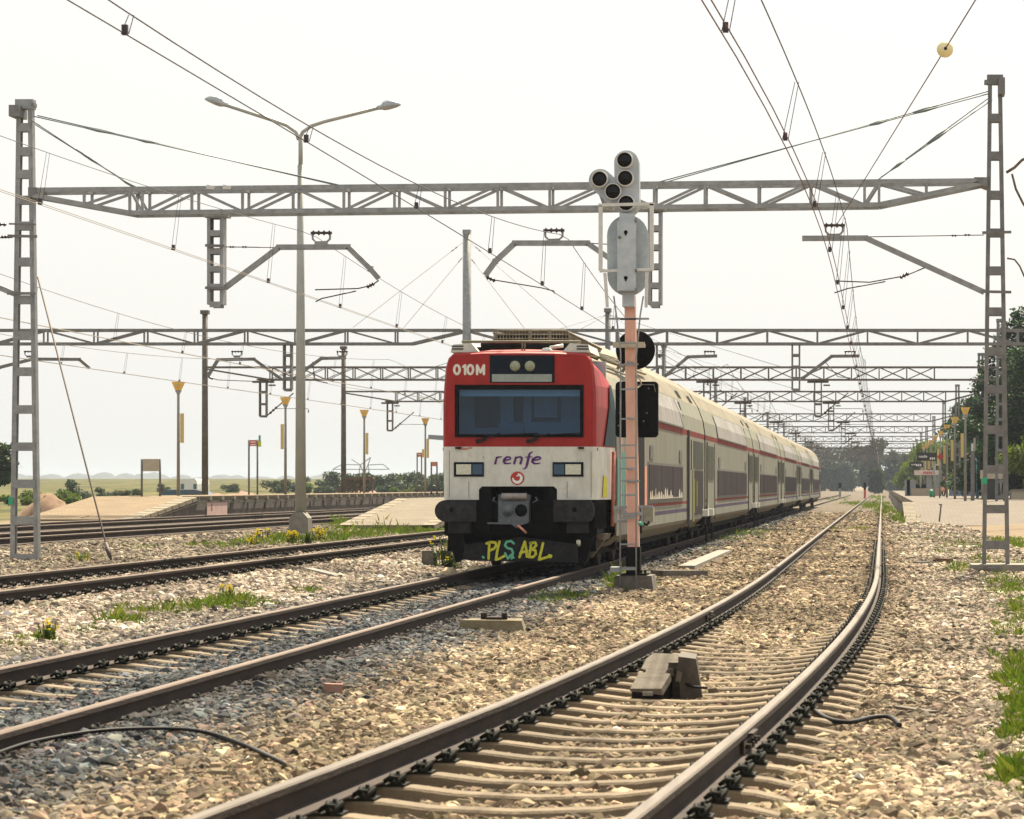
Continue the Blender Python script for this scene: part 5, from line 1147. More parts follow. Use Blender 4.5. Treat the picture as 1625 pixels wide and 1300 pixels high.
u=P(1327,358,Z1); w=P(1548,0,27.0); d_=(w-u); far=u+d_*1.8
fw=thing('anchor_wire',u,'single thin wire with a round glass insulator at the upper right','wire'); b=MB(); b.tube([u,far],.0075,5); b.build('wire',M['wire'],fw)
best=min((u.lerp(far,i/400) for i in range(401)),key=lambda p:abs((p.x*F/p.y+VX)-1500)); dn=d_.normalized()
b=MB(); rot=dn.to_track_quat('Z','Y'); k=MB(); k.lathe((0,0,0),[(.02,-.03),(.088,-.012),(.095,0),(.088,.02),(.05,.05),(.02,.06)],20); b.add([best+rot@Vector(v) for v in k.v],k.f,0,True); b.build('glass_disc',M['amberglass'],fw)
b=MB(); b.tube([best-dn*.16,best-dn*.02,best+dn*.03],[.012,.035,.03],8); b.build('insulator_cap',M['galv_dark'],fw)

# ------------------------------------------------------------------ big double lamp post
ZL=75.0; xl=PX(477,ZL); lp=thing('double_street_lamp',(xl,ZL,-.06),'tall grey lamp post with two curved arms on a concrete foot','street lamp')
b=MB(); prof=[(.74,0)]
b.prism([(xl-.29,-.3),(xl+.29,-.3),(xl+.26,PZ(822,ZL)),(xl+.12,PZ(813,ZL)),(xl-.12,PZ(813,ZL)),(xl-.26,PZ(822,ZL))],ZL-.27,ZL+.27); b.build('concrete_foot',M['concrete'],lp)
b=MB(); b.tube([(xl,ZL,PZ(815,ZL)),(xl,ZL,PZ(500,ZL)),(xl,ZL,PZ(262,ZL))],[.155,.12,.085],14); b.tube([(xl,ZL,PZ(262,ZL)),(xl,ZL,PZ(214,ZL))],.062,12); b.build('pole',M['polegreen'],lp)
for pts,hd,sg in (([(474,222),(470,210),(455,199),(430,190),(362,168)],[(362,168),(325,157)],-1),([(475,222),(480,210),(494,200),(515,193),(598,172)],[(598,172),(636,166)],1)):
    b=MB(); b.tube([P(x,y,ZL) for x,y in pts],.052,8); ar=b.build('arm',M['polegreen'],lp)
    a,c=P(*hd[0],ZL),P(*hd[1],ZL); t=(c-a).normalized(); L_=(c-a).length; up=Vector((-t.z,0,t.x))*(1 if sg>0 else -1); b=MB(); n=10; vs=[]
    for (u,wd,hh,lo_) in((0,.05,.06,-.05),(.18,.07,.08,-.06),(.3,.15,.16,-.09),(.5,.18,.20,-.09),(.8,.15,.14,-.06),(.97,.07,.04,-.03),(1.0,.02,.0,-.01)):
        p=a+t*(u*L_)
        for j in range(n):
            an=2*pi*j/n; h=hh if sin(an)>0 else -lo_; vs.append(p+Vector((0,1,0))*wd*cos(an)+up*h*sin(an))
    b.add(vs,[(i*n+j,i*n+(j+1)%n,(i+1)*n+(j+1)%n,(i+1)*n+j) for i in range(6) for j in range(n)],0,True); b.f.append(list(range(n))); b.m.append(0); b.sm.append(False)
    hd_=b.build('luminaire',M['luminaire'],ar,True)
# ------------------------------------------------------------------ platforms
def paver_mat(name,c1,c2,sc):
    m,nt,b=NT(name); N=nt.nodes.new; L=nt.links.new; g=N('ShaderNodeNewGeometry')
    br=N('ShaderNodeTexBrick'); br.inputs['Scale'].default_value=sc; br.inputs['Color1'].default_value=(*c1,1); br.inputs['Color2'].default_value=(*c2,1); br.inputs['Mortar'].default_value=(c1[0]*.6,c1[1]*.6,c1[2]*.6,1); br.inputs['Mortar Size'].default_value=.025
    n=N('ShaderNodeTexNoise'); n.inputs['Scale'].default_value=1.1; n.inputs['Detail'].default_value=6; L(g.outputs['Position'],n.inputs['Vector'])
    mx=N('ShaderNodeMix'); mx.data_type='RGBA'; mx.blend_type='MULTIPLY'; mx.inputs[0].default_value=.9; L(g.outputs['Position'],br.inputs['Vector'])
    r=N('ShaderNodeValToRGB'); r.color_ramp.elements[0].color=(.45,.42,.38,1); r.color_ramp.elements[1].color=(1.15,1.12,1.05,1); L(n.outputs['Fac'],r.inputs['Fac']); L(br.outputs['Color'],mx.inputs[6]); L(r.outputs['Color'],mx.inputs[7]); L(mx.outputs[2],b.inputs['Base Color']); b.inputs['Roughness'].default_value=.9
    return m
M['paver_left']=paver_mat('yellow_pavers',(.165,.112,.052),(.19,.135,.07),1.2)
M['paver_mid']=paver_mat('buff_pavers',(0.135,0.1111,0.07187),(0.1612,0.135,0.09148),1.4)
M['paver_right']=paver_mat('pink_pavers',(0.1087,0.08494,0.06455),(0.1291,0.1053,0.07987),1.3)
M['coping']=mat('coping',(0.1426,0.1188,0.07841),(0.1901,0.1639,0.1164),3,.9,0,.2,30)
M['copingdark']=mat('grimy_wall',(.035,.03,.027),(.085,.075,.065),2.5,.95,0,.3,20,stretch=(1,1,.25))
M['walllight']=mat('grey_stone_wall',(0.16,0.14,0.132),(0.264,0.232,0.22),2,.95,0,.4,12)
M['pinkpatch']=mat('pink_render',(.40,.27,.26),(.47,.34,.32),4,.9)
def platform(name,label,x0,x1,ya,yb,yc,z0,z1,ms,edge,pale_line,extra=None,cop=.55,sides=2):
    t=thing(name,((x0+x1)/2,ya,z0),label,'platform')
    b=MB()   # paving with a ramp at its near end
    xl_=x0+(cop if sides==2 else 0); b.quad((xl_,ya,z0),(x1-cop,ya,z0),(x1-cop,yb,z1),(xl_,yb,z1)); b.quad((xl_,yb,z1),(x1-cop,yb,z1),(x1-cop,yc,z1),(xl_,yc,z1)); b.build('paving',ms[0],t)
    for e,sg in((x0,1),(x1,-1)):
        c=MB()
        for (p,q,a,d) in((ya,yb,z0,z1),(yb,yc,z1,z1)):
            n=int(abs(q-p)/1.0) if q-p<60 else int((q-p)/2)
            for i in range(n):
                u0,u1=i/n,(i+1)/n-.015/max(1,(q-p)/n); y0_,y1_=p+(q-p)*u0,p+(q-p)*u1; h0,h1=a+(d-a)*u0+.006,a+(d-a)*u1+.006
                c.add([(e-sg*.06,y0_,h0-.16),(e+sg*cop,y0_,h0-.16),(e+sg*cop,y0_,h0),(e-sg*.06,y0_,h0),(e-sg*.06,y1_,h1-.16),(e+sg*cop,y1_,h1-.16),(e+sg*cop,y1_,h1),(e-sg*.06,y1_,h1)],[(0,1,2,3),(7,6,5,4),(0,4,5,1),(1,5,6,2),(2,6,7,3),(3,7,4,0)])
        if sides==2 or sg<0: c.build('coping',ms[1],t,True)
        w=MB(); ex=e+sg*.01
        w.add([(ex,ya,z0-.5),(ex,yc,z0-.5),(ex,yc,z1-.16),(ex,yb,z1-.16),(ex,ya,z0-.16)],[(0,1,2,3,4)]); w.build('side_wall',ms[2],t)
    if pale_line:
        e=x1; w=MB(); w.bar((e+.02,ya+1.2,z0-.11),(e+.02,yb,z1-.20),.05,.03) if False else None
        for p,q in(((e+.03,ya+1.6,z0-.07),(e+.03,yb,z1-.24)),((e+.03,yb,z1-.24),(e+.03,yc,z1-.24))):
            a=Vector(p);c_=Vector(q); w.add([a+Vector((0,0,-.025)),a+Vector((0,0,.025)),c_+Vector((0,0,.025)),c_+Vector((0,0,-.025)),a+Vector((.02,0,.025)),c_+Vector((.02,0,.025))],[(0,1,2,3),(1,4,5,2)])
        w.build('wall_cable',M['concrete'],t)
        w=MB()
        for i in range(40): 
            y=yb+2+i*3.1; w.bb(e+.012,e+.03,y,y+.12,z0-.1+.3,z1-.3)
        w.build('wall_bracket',M['black'],t)
    b=MB(); b.quad((x0,ya,z0-.5),(x1,ya,z0-.5),(x1,ya,z0-.001),(x0,ya,z0-.001)); b.build('end_wall',ms[1],t)
    return t
pA=platform('railway_platform','left platform with a yellow paved ramp and a black side wall',-31.6,-27.4,97,106,420,.16,.96,[M['paver_left'],M['coping'],M['copingdark']],1,True,sides=1)
b=MB(); b.bb(-27.385,-27.372,107.3,110.6,.08,.70); b.build('pink_panel',M['pinkpatch'],pA)
platform('railway_platform','buff paved platform ramp just left of the train, behind long grass',-16.9,-14.0,82.5,92.7,300,.16,.95,[M['paver_mid'],M['coping'],M['copingdark']],1,False,cop=.35)
platform('railway_platform','right platform with pinkish paving and a grey stone side wall',1.04,13.0,112,129,420,-.30,.60,[M['paver_right'],M['coping'],M['walllight']],1,False,cop=.5)
# ---- amber platform lamps
def make_lamp(x,y,z,label,group,side):
    t=thing('platform_lamp',(x,y,z),label,'lamp',group)
    b=MB(); b.tube([(x,y,z),(x,y,z+4.15),(x,y,z+4.30),(x,y,z+4.48)],[.075,.055,.055,.15],8); b.build('pole',M['pole'],t)
    b=MB(); b.add([(x+sx*r,y+sy*r,z+h) for r,h in((.09,4.44),(.235,4.84)) for sx,sy in((-1,-1),(1,-1),(1,1),(-1,1))],[(0,1,5,4),(1,2,6,5),(2,3,7,6),(3,0,4,7),(0,3,2,1),(4,5,6,7)]); sh=b.build('lamp_shade',M['lampyellow'],t)
    b=MB(); b.bb(x-.08,x+.08,y-.26,y-.19,z+4.62,z+4.78); b.build('bulb',M['banner'],sh)
    b=MB(); b.bb(x+side*.08,x+side*.24,y-.01,y+.01,z+2.25,z+3.5); b.build('banner',M['banner'],t)
    return t
LG='amber lamps along the platforms'
names=['first and tallest amber lamp on the left platform, by the beige board','amber lamp on the left platform just left of the big lamp post','third amber lamp on the left platform, right of the dark post','fourth amber lamp on the left platform, closest to the train']
for (px,Y),n_ in zip(((283,112.5),(453,132),(578,154),(675,173)),names): make_lamp(PX(px,Y),Y,.96,n_,'amber lamps on the left platform',1 if px!=453 else -1)
rn=['tallest amber lamp on the right platform, closest to the lattice mast','second amber lamp on the right platform, from the right','third amber lamp on the right platform, from the right','fourth amber lamp on the right platform, beside the dark sign','small amber lamp behind the dark name sign','sixth small amber lamp on the right platform','seventh tiny amber lamp on the right platform','farthest tiny amber lamp on the right platform']
for i,n_ in enumerate(rn): make_lamp(4.3,137+19.5*i,.60,n_,'amber lamps on the right platform',-1)
# ---- boards and signs on the left platform
def board(px0,px1,ytop,ybot,Z,zb,m,label,legs=True,pm='galv_dark',y0=None):
    t=thing('platform_sign',(PX((px0+px1)/2,Z),Z,zb),label,'sign')
    b=MB()
    for px in(px0,px1): q=MB(); q.tube([(PX(px,Z),Z,zb),(PX(px,Z),Z,PZ(y0 or ytop,Z))],.045,8); q.build('leg',M[pm],t)
    b.bb(PX(px0,Z)+.05,PX(px1,Z)-.05,Z-.03,Z+.03,PZ(ybot,Z),PZ(ytop,Z)); return t,b.build('panel',m,t)
board(225,254,728.5,748,107,.96,M['beige'],'blank beige board on two posts at the start of the left platform')
t,pn=board(395,408.5,698.5,708,126,.96,M['signred'],'small red sign on two grey posts with a lime flag',y0=698)
b=MB()
for y in(702.5,706.5): b.bb(PX(398,126),PX(406,126),125.95,125.965,PZ(y,126),PZ(y-1.6,126))
b.build('white_bar',M['logowhite'],pn)
b=MB(); b.bb(PX(410,126),PX(414.5,126),125.97,126.03,PZ(709,126),PZ(700,126)); b.build('lime_flag',M['signyg'],t); b=MB(); b.bb(PX(410.6,126),PX(413.6,126),125.96,126.04,PZ(700,126),PZ(691,126)); b.build('flag_top',M['signblue'],t)
t,pn=board(662,669,718.5,725,171,.96,M['signred'],'small distant red sign on two posts left of the train')
b=MB(); b.bb(PX(670,171),PX(674,171),170.9,171.1,PZ(726,171),PZ(713,171)); b.build('yellow_flag',M['banner'],t)
b=MB(); b.bb(PX(663.5,171),PX(668,171),170.94,170.96,PZ(722.5,171),PZ(721,171)); b.build('white_bar',M['logowhite'],pn)
board(684.5,693.5,733,740,150,.9,mat('faded_red',(.52,.16,.10),(.58,.24,.16),8,.6),'faded orange sign on thin posts almost touching the train',pm='brownsteel')
b=MB(); Zs=140; b.prism([(PX(680,Zs),PZ(690,Zs)),(PX(705,Zs),PZ(691.5,Zs)),(PX(705,Zs),PZ(699,Zs)),(PX(680,Zs),PZ(697,Zs))],Zs-.1,Zs+.1); aw=thing('canopy_sign',(PX(700,Zs),Zs,.9),'grey panel jutting out left behind the train','sign'); b.build('panel',mat('grey_panel',(.25,.28,.31),None,rough=.5),aw); b=MB(); b.tube([(PX(705,Zs),Zs,.9),(PX(705,Zs),Zs,PZ(690,Zs))],.05,8); b.build('post',M['galv_dark'],aw)
# ---- things behind the left platform
def mound(x0,x1,Y,h,dy,m,name,label,cat,seed,z0=.0,pk=.5,rough=.12):
    r=np.random.default_rng(seed); nx,ny=26,12; V=[]
    for j in range(ny):
        for i in range(nx):
            u,v=i/(nx-1),j/(ny-1); e=max(0,(1-abs(u-pk)/(pk if u<pk else 1-pk)))**.8*sin(pi*v)**.7
            V.append((x0+(x1-x0)*u+r.normal(0,.05),Y-dy/2+dy*v,z0+h*e*(1+r.normal(0,rough))-.05))
    f=np.array([(j*nx+i,j*nx+i+1,(j+1)*nx+i+1,(j+1)*nx+i) for j in range(ny-1) for i in range(nx-1)])
    return tag(np_mesh(name,np.array(V),f,m,smooth=False),label,cat)
net=M['mesh_orange']
mound(-46,-35,103,.95,3,net,'safety_netting','heap of crumpled orange safety netting behind the left mast','netting',1,pk=.35,rough=.25)
mound(-36.6,-34.0,112,1.15,3,mat('brown_earth',(0.1426,0.08078,0.05227),(0.1901,0.1283,0.07128),3,.95,0,.5,12),'earth_mound','small pointed brown earth mound behind the platform ramp','earth mound',2,pk=.5,rough=.05)
mound(-52,-40,185,.5,3,net,'safety_netting','orange netting lying behind the two post red sign','netting',3,z0=.35,rough=.3,pk=.6)
mound(-42,-32,200,.6,3,net,'safety_netting','pale orange netting piled by the brown timber frame','netting',4,z0=.3,rough=.3,pk=.3)
Zq=190; tf=thing('timber_frame',(PX(570,Zq),Zq,.1),'brown timber frame with a sloping slatted side behind the platform','timber frame')
b=MB()
for i in range(7): b.bar(P(524+i*7,786+4,Zq+.1*i),P(552+i*5.6,760.5,Zq+.1*i),.12,.1)
b.build('slope',M['brownwood'],tf)
b=MB(); b.bar(P(552,760,Zq),P(593,758.5,Zq),.18,.6); b.build('top_beam',M['brownwood'],tf)
for px in(567,577,591): q=MB(); q.bar(P(px,792,Zq),P(px,760,Zq),.12,.12); q.build('post',M['brownwood'],tf)
Zv=250; v=thing('camper_van',(PX(300,Zv),Zv,.3),'white van roof with blue windows peeking over the platform','van')
x0,x1=PX(286,Zv),PX(313,Zv); b=MB(); b.prism([(x0,.3),(x1,.3),(x1,1.55),(x1-.06,1.9),(x1-.2,PZ(760,Zv)),(x0+.2,PZ(760,Zv)),(x0+.06,1.9),(x0,1.55)],Zv,Zv+4.5); b.build('body',M['carwhite'],v)
for a,c in((x0+.06,x0+.36),(x1-.36,x1-.06)): b=MB(); b.bb(a,c,Zv-.02,Zv+.01,PZ(779,Zv),PZ(768,Zv)); b.build('window',M['carglass'],v)
for a in(x0+.15,x1-.35): 
    b=MB(); b.cyl((a,Zv+.6,.55),(a+.2,Zv+.6,.55),.3,12); b.build('wheel',M['rubber'],v)
Zc=165; c0=thing('parked_car',(PX(291,Zc),Zc,-.05),'dark car roof showing just above the left platform','car'); x0,x1=PX(258,Zc),PX(326,Zc); zt=PZ(777.5,Zc)
b=MB(); b.prism([(x0-.5,.1),(x1+.9,.1),(x1+.9,.62),(x1+.3,.72),(x1-.25,zt-.06),(x1-.6,zt),(x0+.45,zt),(x0,zt-.12),(x0-.45,.70)],Zc,Zc+1.7); b.build('body',M['cardark'],c0)
b=MB(); b.prism([(x0-.2,.74),(x0+.55,.74),(x0+.75,zt-.1),(x0+.2,zt-.13)],Zc-.02,Zc+.01); b.prism([(x0+.75,.74),(x0+1.5,.74),(x0+1.5,zt-.09),(x0+.95,zt-.09)],Zc-.02,Zc+.01); b.build('window',M['carglass'],c0); b=MB(); b.bb(x0+.3,x1-.6,Zc+.1,Zc+1.6,zt+.003,zt+.04); b.build('roof_rail',M['carsilver'],c0)
for a in(x0+.1,x1+.2): b=MB(); b.cyl((a,Zc-.01,.28),(a,Zc+.2,.28),.3,14); b.build('wheel',M['rubber'],c0)
Zp=900; py=thing('power_pylon',(PX(572,Zp),Zp,1.0),'faint lattice power pylon on the horizon left of the train','pylon'); b=MB()
for a,c in (((563,790),(572,738)),((593,790),(584,738)),((563,790),(584,738)),((593,790),(572,738)),((572,738),(558,729)),((558,729),(545,745)) if False else ((572,738),(543,737)),((543,737),(528,745)),((584,738),(608,737)),((608,737),(618,745)),((556,745),(602,745)),((572,738),(588,726)),((584,738),(588,726)),((528,745),(556,745)),((602,745),(618,745))): b.bar(P(*a,Zp),P(*c,Zp),.28,.28)
b.build('lattice',M['galv'],py)
# ---- right platform furniture
for (Zb,px0,px1,yt,yb_,l) in ((178,1455,1486.5,718.5,731.5,'nearer dark sign with white word over the right platform'),(214,1443,1465,733.5,742,'farther dark sign with white word over the right platform')):
    t=thing('name_sign',(PX(px1,Zb),Zb,.6),l,'sign'); b=MB(); b.bb(PX(px0,Zb),PX(px1,Zb),Zb-.08,Zb+.08,PZ(yb_,Zb),PZ(yt,Zb)); pn=b.build('panel',M['signdark'],t)
    q=MB(); q.tube([(PX(px1-4,Zb),Zb,.6),(PX(px1-4,Zb),Zb,PZ(yb_,Zb))],.07,8); q.build('post',M['pole'],t)
    text('renfe','white_word',M['logowhite'],pn,PX(px0+3,Zb),PZ(yt+.62*(yb_-yt),Zb),.20*(PZ(yt,Zb)-PZ(yb_,Zb))*1.7,Zb-.085,.02,(PX(px1,Zb)-PX(px0,Zb))*.42)
    q=MB()
    for k in range(3): q.bb(PX(px1-11+k*3,Zb),PX(px1-9+k*3,Zb),Zb-.086,Zb-.081,PZ(yb_-2,Zb),PZ(yb_-5.5,Zb))
    q.build('small_mark',M['logowhite'],pn)
Zb=172; b=MB(); t=thing('warning_sign',(PX(1492,Zb),Zb,.6),'red diamond plate on a thin post beside a lamp','sign'); b.add([P(1487,725,Zb),P(1492,719,Zb),P(1498,724.5,Zb),P(1492,731,Zb)],[(0,1,2,3)]); b.add([P(1487,725,Zb+.05),P(1492,719,Zb+.05),P(1498,724.5,Zb+.05),P(1492,731,Zb+.05)],[(3,2,1,0)]); b.build('plate',M['signred'],t); q=MB(); q.tube([(PX(1491,Zb+.1),Zb+.1,.6),(PX(1491,Zb+.1),Zb+.1,PZ(728,Zb))],.05,6); q.build('post',M['pole'],t)
Zb=205; sh=thing('platform_shelter',(PX(1463,Zb),Zb,.6),'low walled waiting shelter with a white and red fascia on the right platform','shelter')
b=MB(); b.bb(PX(1446,Zb),PX(1490,Zb),Zb-.6,Zb-.4,.6,PZ(775,Zb)); b.build('low_wall',mat('shelter_wall',(.34,.27,.20),(.42,.35,.26),4,.9),sh)
b=MB(); b.bb(PX(1451,Zb),PX(1489,Zb),Zb-.7,Zb+1.6,PZ(754,Zb),PZ(746.5,Zb)); fa=b.build('fascia',mat('fascia',(.55,.42,.38),(.68,.58,.54),6,.6),sh)
b=MB()
for k in range(5): b.bb(PX(1465+k*3,Zb),PX(1467+k*3,Zb),Zb-.715,Zb-.702,PZ(752.5,Zb),PZ(748.5,Zb))
b.build('red_mark',M['signred'],fa)
for px,w in((1440,.2),(1446,.35),(1474,.2),(1489,.25)): q=MB(); q.bb(PX(px,Zb)-w,PX(px,Zb)+w,Zb-.5,Zb-.2,.6,PZ(762 if px<1450 else 747,Zb)); q.build('pillar',M['galv'],sh)
Zb=150; ks=thing('ticket_kiosk',(PX(1580,Zb),Zb,.6),'grey kiosk with a beige upper board behind the right mast','kiosk')
b=MB(); b.bb(PX(1557,Zb),PX(1592,Zb),Zb,Zb+1.5,PZ(760,Zb),PZ(746,Zb)); b.build('upper_board',M['beige'],ks); b=MB(); b.bb(PX(1566,Zb),PX(1586,Zb),Zb+.05,Zb+1.4,.6,PZ(760,Zb)); b.build('booth',M['signdark'],ks)
for px in(1559,1588,1594): q=MB(); q.tube([(PX(px,Zb),Zb+.1,.6),(PX(px,Zb),Zb+.1,PZ(748,Zb))],.06,8); q.build('post',M['pole'],ks)
Zb=140; t=thing('equipment_post',(PX(1544,Zb),Zb,.6),'short thick grey post with a white box left of the right mast','post'); b=MB(); b.bb(PX(1540.5,Zb),PX(1546.5,Zb),Zb-.1,Zb+.1,.6,PZ(716,Zb)); b.build('pillar',M['galv_dark'],t); b=MB(); b.bb(PX(1541,Zb),PX(1544.5,Zb),Zb-.14,Zb-.1,PZ(716,Zb),PZ(704,Zb)); b.build('white_box',M['sigwhite'],t); b=MB(); b.bb(PX(1545,Zb),PX(1548,Zb),Zb-.1,Zb+.1,PZ(716,Zb),PZ(695,Zb)); b.build('upper_post',M['pole'],t)
Zb=162; t=thing('old_lantern',(PX(1552,Zb),Zb,.6),'dark green old fashioned lantern post on the right platform','lamp'); b=MB(); b.tube([(PX(1550,Zb),Zb,.6),(PX(1550,Zb),Zb,PZ(726,Zb))],.05,8); b.build('pole',M['signblue'],t); b=MB(); b.lathe((PX(1550,Zb),Zb,PZ(726,Zb)),[(.06,0),(.16,.15),(.2,.45),(.05,.62),(0,.68)],8); b.build('lantern',M['signblue'],t)
Zb=185; t=thing('recycling_bin',(PX(1477.5,Zb),Zb,.6),'small green bin below the shelter on the right platform','bin'); b=MB(); b.lathe((PX(1477.5,Zb),Zb-1,.6),[(0,0),(.12,0),(.15,.4),(.13,.44),(0,.45)],12); b.build('body',M['greentag'],t); b=MB(); b.lathe((PX(1477.5,Zb),Zb-1,1.05),[(.14,0),(.10,.05),(0,.07)],12); b.build('lid',M['signblue'],t)
Zb=204; b=MB(); b.bb(PX(1506,Zb),PX(1680,Zb),Zb,Zb+.2,.4,PZ(757,Zb)); tag(b.build('platform_fence',M['bluewall']),'blue grey fence along the back of the right platform','fence')
Zb=118; t=thing('planter_wall',(PX(1612,Zb),Zb+25,.3),'low pale planter wall right of the kiosk','planter'); b=MB(); b.bb(PX(1605,150),PX(1660,150),150,152,.5,PZ(778,150)); b.build('wall',M['beige'],t); b=MB(); b.bb(PX(1604,150),PX(1661,150),149.9,150.3,PZ(778,150),PZ(776.5,150)); b.build('coping',M['concrete'],t)
t=thing('bent_stake',(PX(1492,104),104,-.2),'bent dark stake leaning before the right platform ramp','stake'); b=MB(); b.tube([P(1490.5,828,104),P(1492,815,104),P(1493.5,801,104)],.035,6); b.build('rod',M['brownsteel'],t); b=MB(); b.tube([P(1490,800.5,104),P(1495,801,104)],.03,6); b.build('hook',M['brownsteel'],t)
# ---- people on the right platform (small and far away)
def person(px,Y,zf,h,pose,label,top,low_,seed=0,yaw=0.0):
    X=PX(px,Y); k=h/1.72; t=thing('person',(X,Y,zf),label,'person','people on the right platform')
    def w(x,y,z): c,s_=cos(yaw),sin(yaw); return (X+(x*c-y*s_)*k,Y+(x*s_+y*c)*k,zf+z*k)
    sit=pose=='sit'; hz=.46 if sit else .90
    b=MB()
    head=[(0,.0),(.055,.015),(.082,.06),(.088,.12),(.082,.17),(.055,.215),(0,.23)]
    hc=w(0,-.02,hz+.58); b.lathe(hc,[(r*k,z*k) for r,z in head],10); b.tube([w(0,0,hz+.50),w(0,-.01,hz+.62)],.05*k,8)
    b.tube([w(0,-.105,hz+.70),w(0,-.125,hz+.66)],.014*k,5)
    tor=[(0,hz-.05,.15),(0,hz+.1,.15),(0,hz+.3,.17),(0,hz+.45,.18),(0,hz+.52,.09)]
    legs=[]
    for sg in(-1,1):
        if sit: pts=[w(sg*.09,0,hz),w(sg*.11,-.42,hz+.02),w(sg*.11,-.42,.07),w(sg*.11,-.56,.03)]
        elif pose=='walk': pts=[w(sg*.09,0,hz),w(sg*.1,-.12*sg,.48),w(sg*.1,.12*sg,.07),w(sg*.1,.12*sg-.14,.03)]
        else: pts=[w(sg*.09,0,hz),w(sg*.10,-.02,.48),w(sg*.11,0,.07),w(sg*.11,-.14,.03)]
        legs.append(pts); b.tube(pts,[.075*k,.055*k,.04*k,.03*k],8)
        arm=[w(sg*.19,0,hz+.46),w(sg*.25,.03,hz+.18),w(sg*.22,-.14 if not sit else -.2,hz+.0)]
        b.tube(arm,[.045*k,.036*k,.028*k],7)
        hp=Vector(arm[2]); 
        for f in range(5): a=-.03+.015*f; b.tube([hp+Vector((a*k,-.02*k,0)),hp+Vector((a*1.2*k,-.05*k,-.05*k)),hp+Vector((a*1.2*k,-.04*k,-.085*k))],[.011*k,.009*k,.007*k],4)
    b.tube([w(x,0,z) for x,z,r in tor],[r*k for x,z,r in tor],10)
    b.build('body',M['skin'],t)
    c=MB(); c.tube([w(x,0,z) for x,z,r in tor],[(r+.025)*k for x,z,r in tor],10)
    for sg in(-1,1): c.tube([w(sg*.18,0,hz+.47),w(sg*.25,.03,hz+.18),w(sg*.225,-.10 if not sit else -.16,hz+.03)],[.062*k,.052*k,.042*k],7)
    c.build('jacket',M[top],t)
    c=MB()
    for pts in legs: c.tube(pts[:3],[.095*k,.072*k,.06*k],8)
    c.build('trousers',M[low_],t)
    c=MB(); c.lathe(w(0,.0,hz+.70),[(.092*k,-.04*k),(.10*k,.04*k),(.075*k,.11*k),(0,.14*k)],10); c.build('hair',M['hair'],t)
person(1529.5,182,.60,1.45,'stand','person in dark jacket and jeans standing behind the tallest amber lamp','navy','denim',yaw=.6)
person(1497.5,190,.60,1.45,'walk','person carrying a peach coloured bag near the third lamp','navy','navy',yaw=.3)
person(1455,206.5,.62,1.6,'sit','left one of two seated people in the shelter','navy','navy')
person(1467,206.5,.62,1.6,'sit','right one of two seated people in the shelter','navy','denim')
t=thing('shoulder_bag',P(1496,776,189.6),'peach coloured bag held by the walking person','bag'); c=P(1496,777,189.6); b=MB(); b.lathe((c.x,c.y,c.z-.18),[(0,0),(.13,.03),(.16,.18),(.12,.3),(.04,.34)],10); b.build('pouch',M['peach'],t); b=MB(); b.tube([c+Vector((-.08,0,.12)),c+Vector((0,0,.32)),c+Vector((.08,0,.12))],.012,5); b.build('strap',M['peach'],t)

# ------------------------------------------------------------------ small things on the ballast
p=GP(778,1006); t=thing('loose_sleeper_block',p,'short concrete block with bolts lying between the tracks','concrete block'); b=MB()
X0,X1=PX(727,p.y),PX(838,p.y); b.add([(X0,p.y-.1,p.z-.1),(X1,p.y-.06,p.z-.1),(X1,p.y+.32,p.z-.1),(X0,p.y+.32,p.z-.1),(X0+.03,p.y-.04,p.z+.15),(X1-.07,p.y,p.z+.14),(X1-.1,p.y+.3,p.z+.15),(X0+.1,p.y+.3,p.z+.15)],[(3,2,1,0),(4,5,6,7),(0,1,5,4),(1,2,6,5),(2,3,7,6),(3,0,4,7)]); b.build('block',mat('mossy_concrete',(.13,.105,.06),(.19,.16,.10),6,.95,0,.5,40),t)
for px in(763,768,796,800): q=MB(); q.tube([Vector((PX(px,p.y),p.y+.12,p.z+.13)),Vector((PX(px,p.y),p.y+.12,p.z+.22))],.02,6); q.build('bolt',M['rail_side'],t)
q=MB(); q.bb(PX(770,p.y),PX(795,p.y),p.y+.05,p.y+.2,p.z+.15,p.z+.175); q.build('plate',M['rail_side'],t)
# timber box between the rails
pf=P(1045,1108,19.64); t=thing('trackside_box',pf,'weathered grey box with a notched lid standing between the rails','trackside box'); za=pf.y
b=MB(); a0=P(1000,1098,za); a1=P(1049,1100,za); z0=pf.z+.06; zt=z0+.12
def q3(px,py,Z): return P(px,py,Z)
F0,F1=P(1000,1092,za),P(1049,1094,za); 
Lx=F1.x-F0.x; yb_=za+.78; sh_=PX(1031,yb_)-F0.x+.02
yb_=za+.55
top=[tuple(P(1000,1093,za)),tuple(P(1049.5,1093,za)),tuple(P(1083,1038,yb_)),tuple(P(1031,1036,yb_))]
lid=[]
for (u,wn) in((0,.0),(.42,.0),(.45,.045),(.52,.045),(.55,.0),(.85,.0),(1,.03)):
    L0_=Vector(top[0]).lerp(Vector(top[3]),u); R0=Vector(top[1]).lerp(Vector(top[2]),u); d=(R0-L0_).normalized(); lid.append((L0_+d*wn,R0-d*wn))
n=len(lid); vs=[];fs=[]
for l,r_ in lid: vs+=[l,r_,l+Vector((0,0,-.02)),r_+Vector((.01,0,-.05))]
for i in range(n-1):
    o=i*4; fs+=[(o,o+1,o+5,o+4),(o+2,o+6,o+7,o+3),(o,o+4,o+6,o+2),(o+1,o+3,o+7,o+5)]
fs+=[(0,2,3,1),((n-1)*4,(n-1)*4+1,(n-1)*4+3,(n-1)*4+2)]
b.add(vs,fs); b.build('lid',M['wood'],t,True)
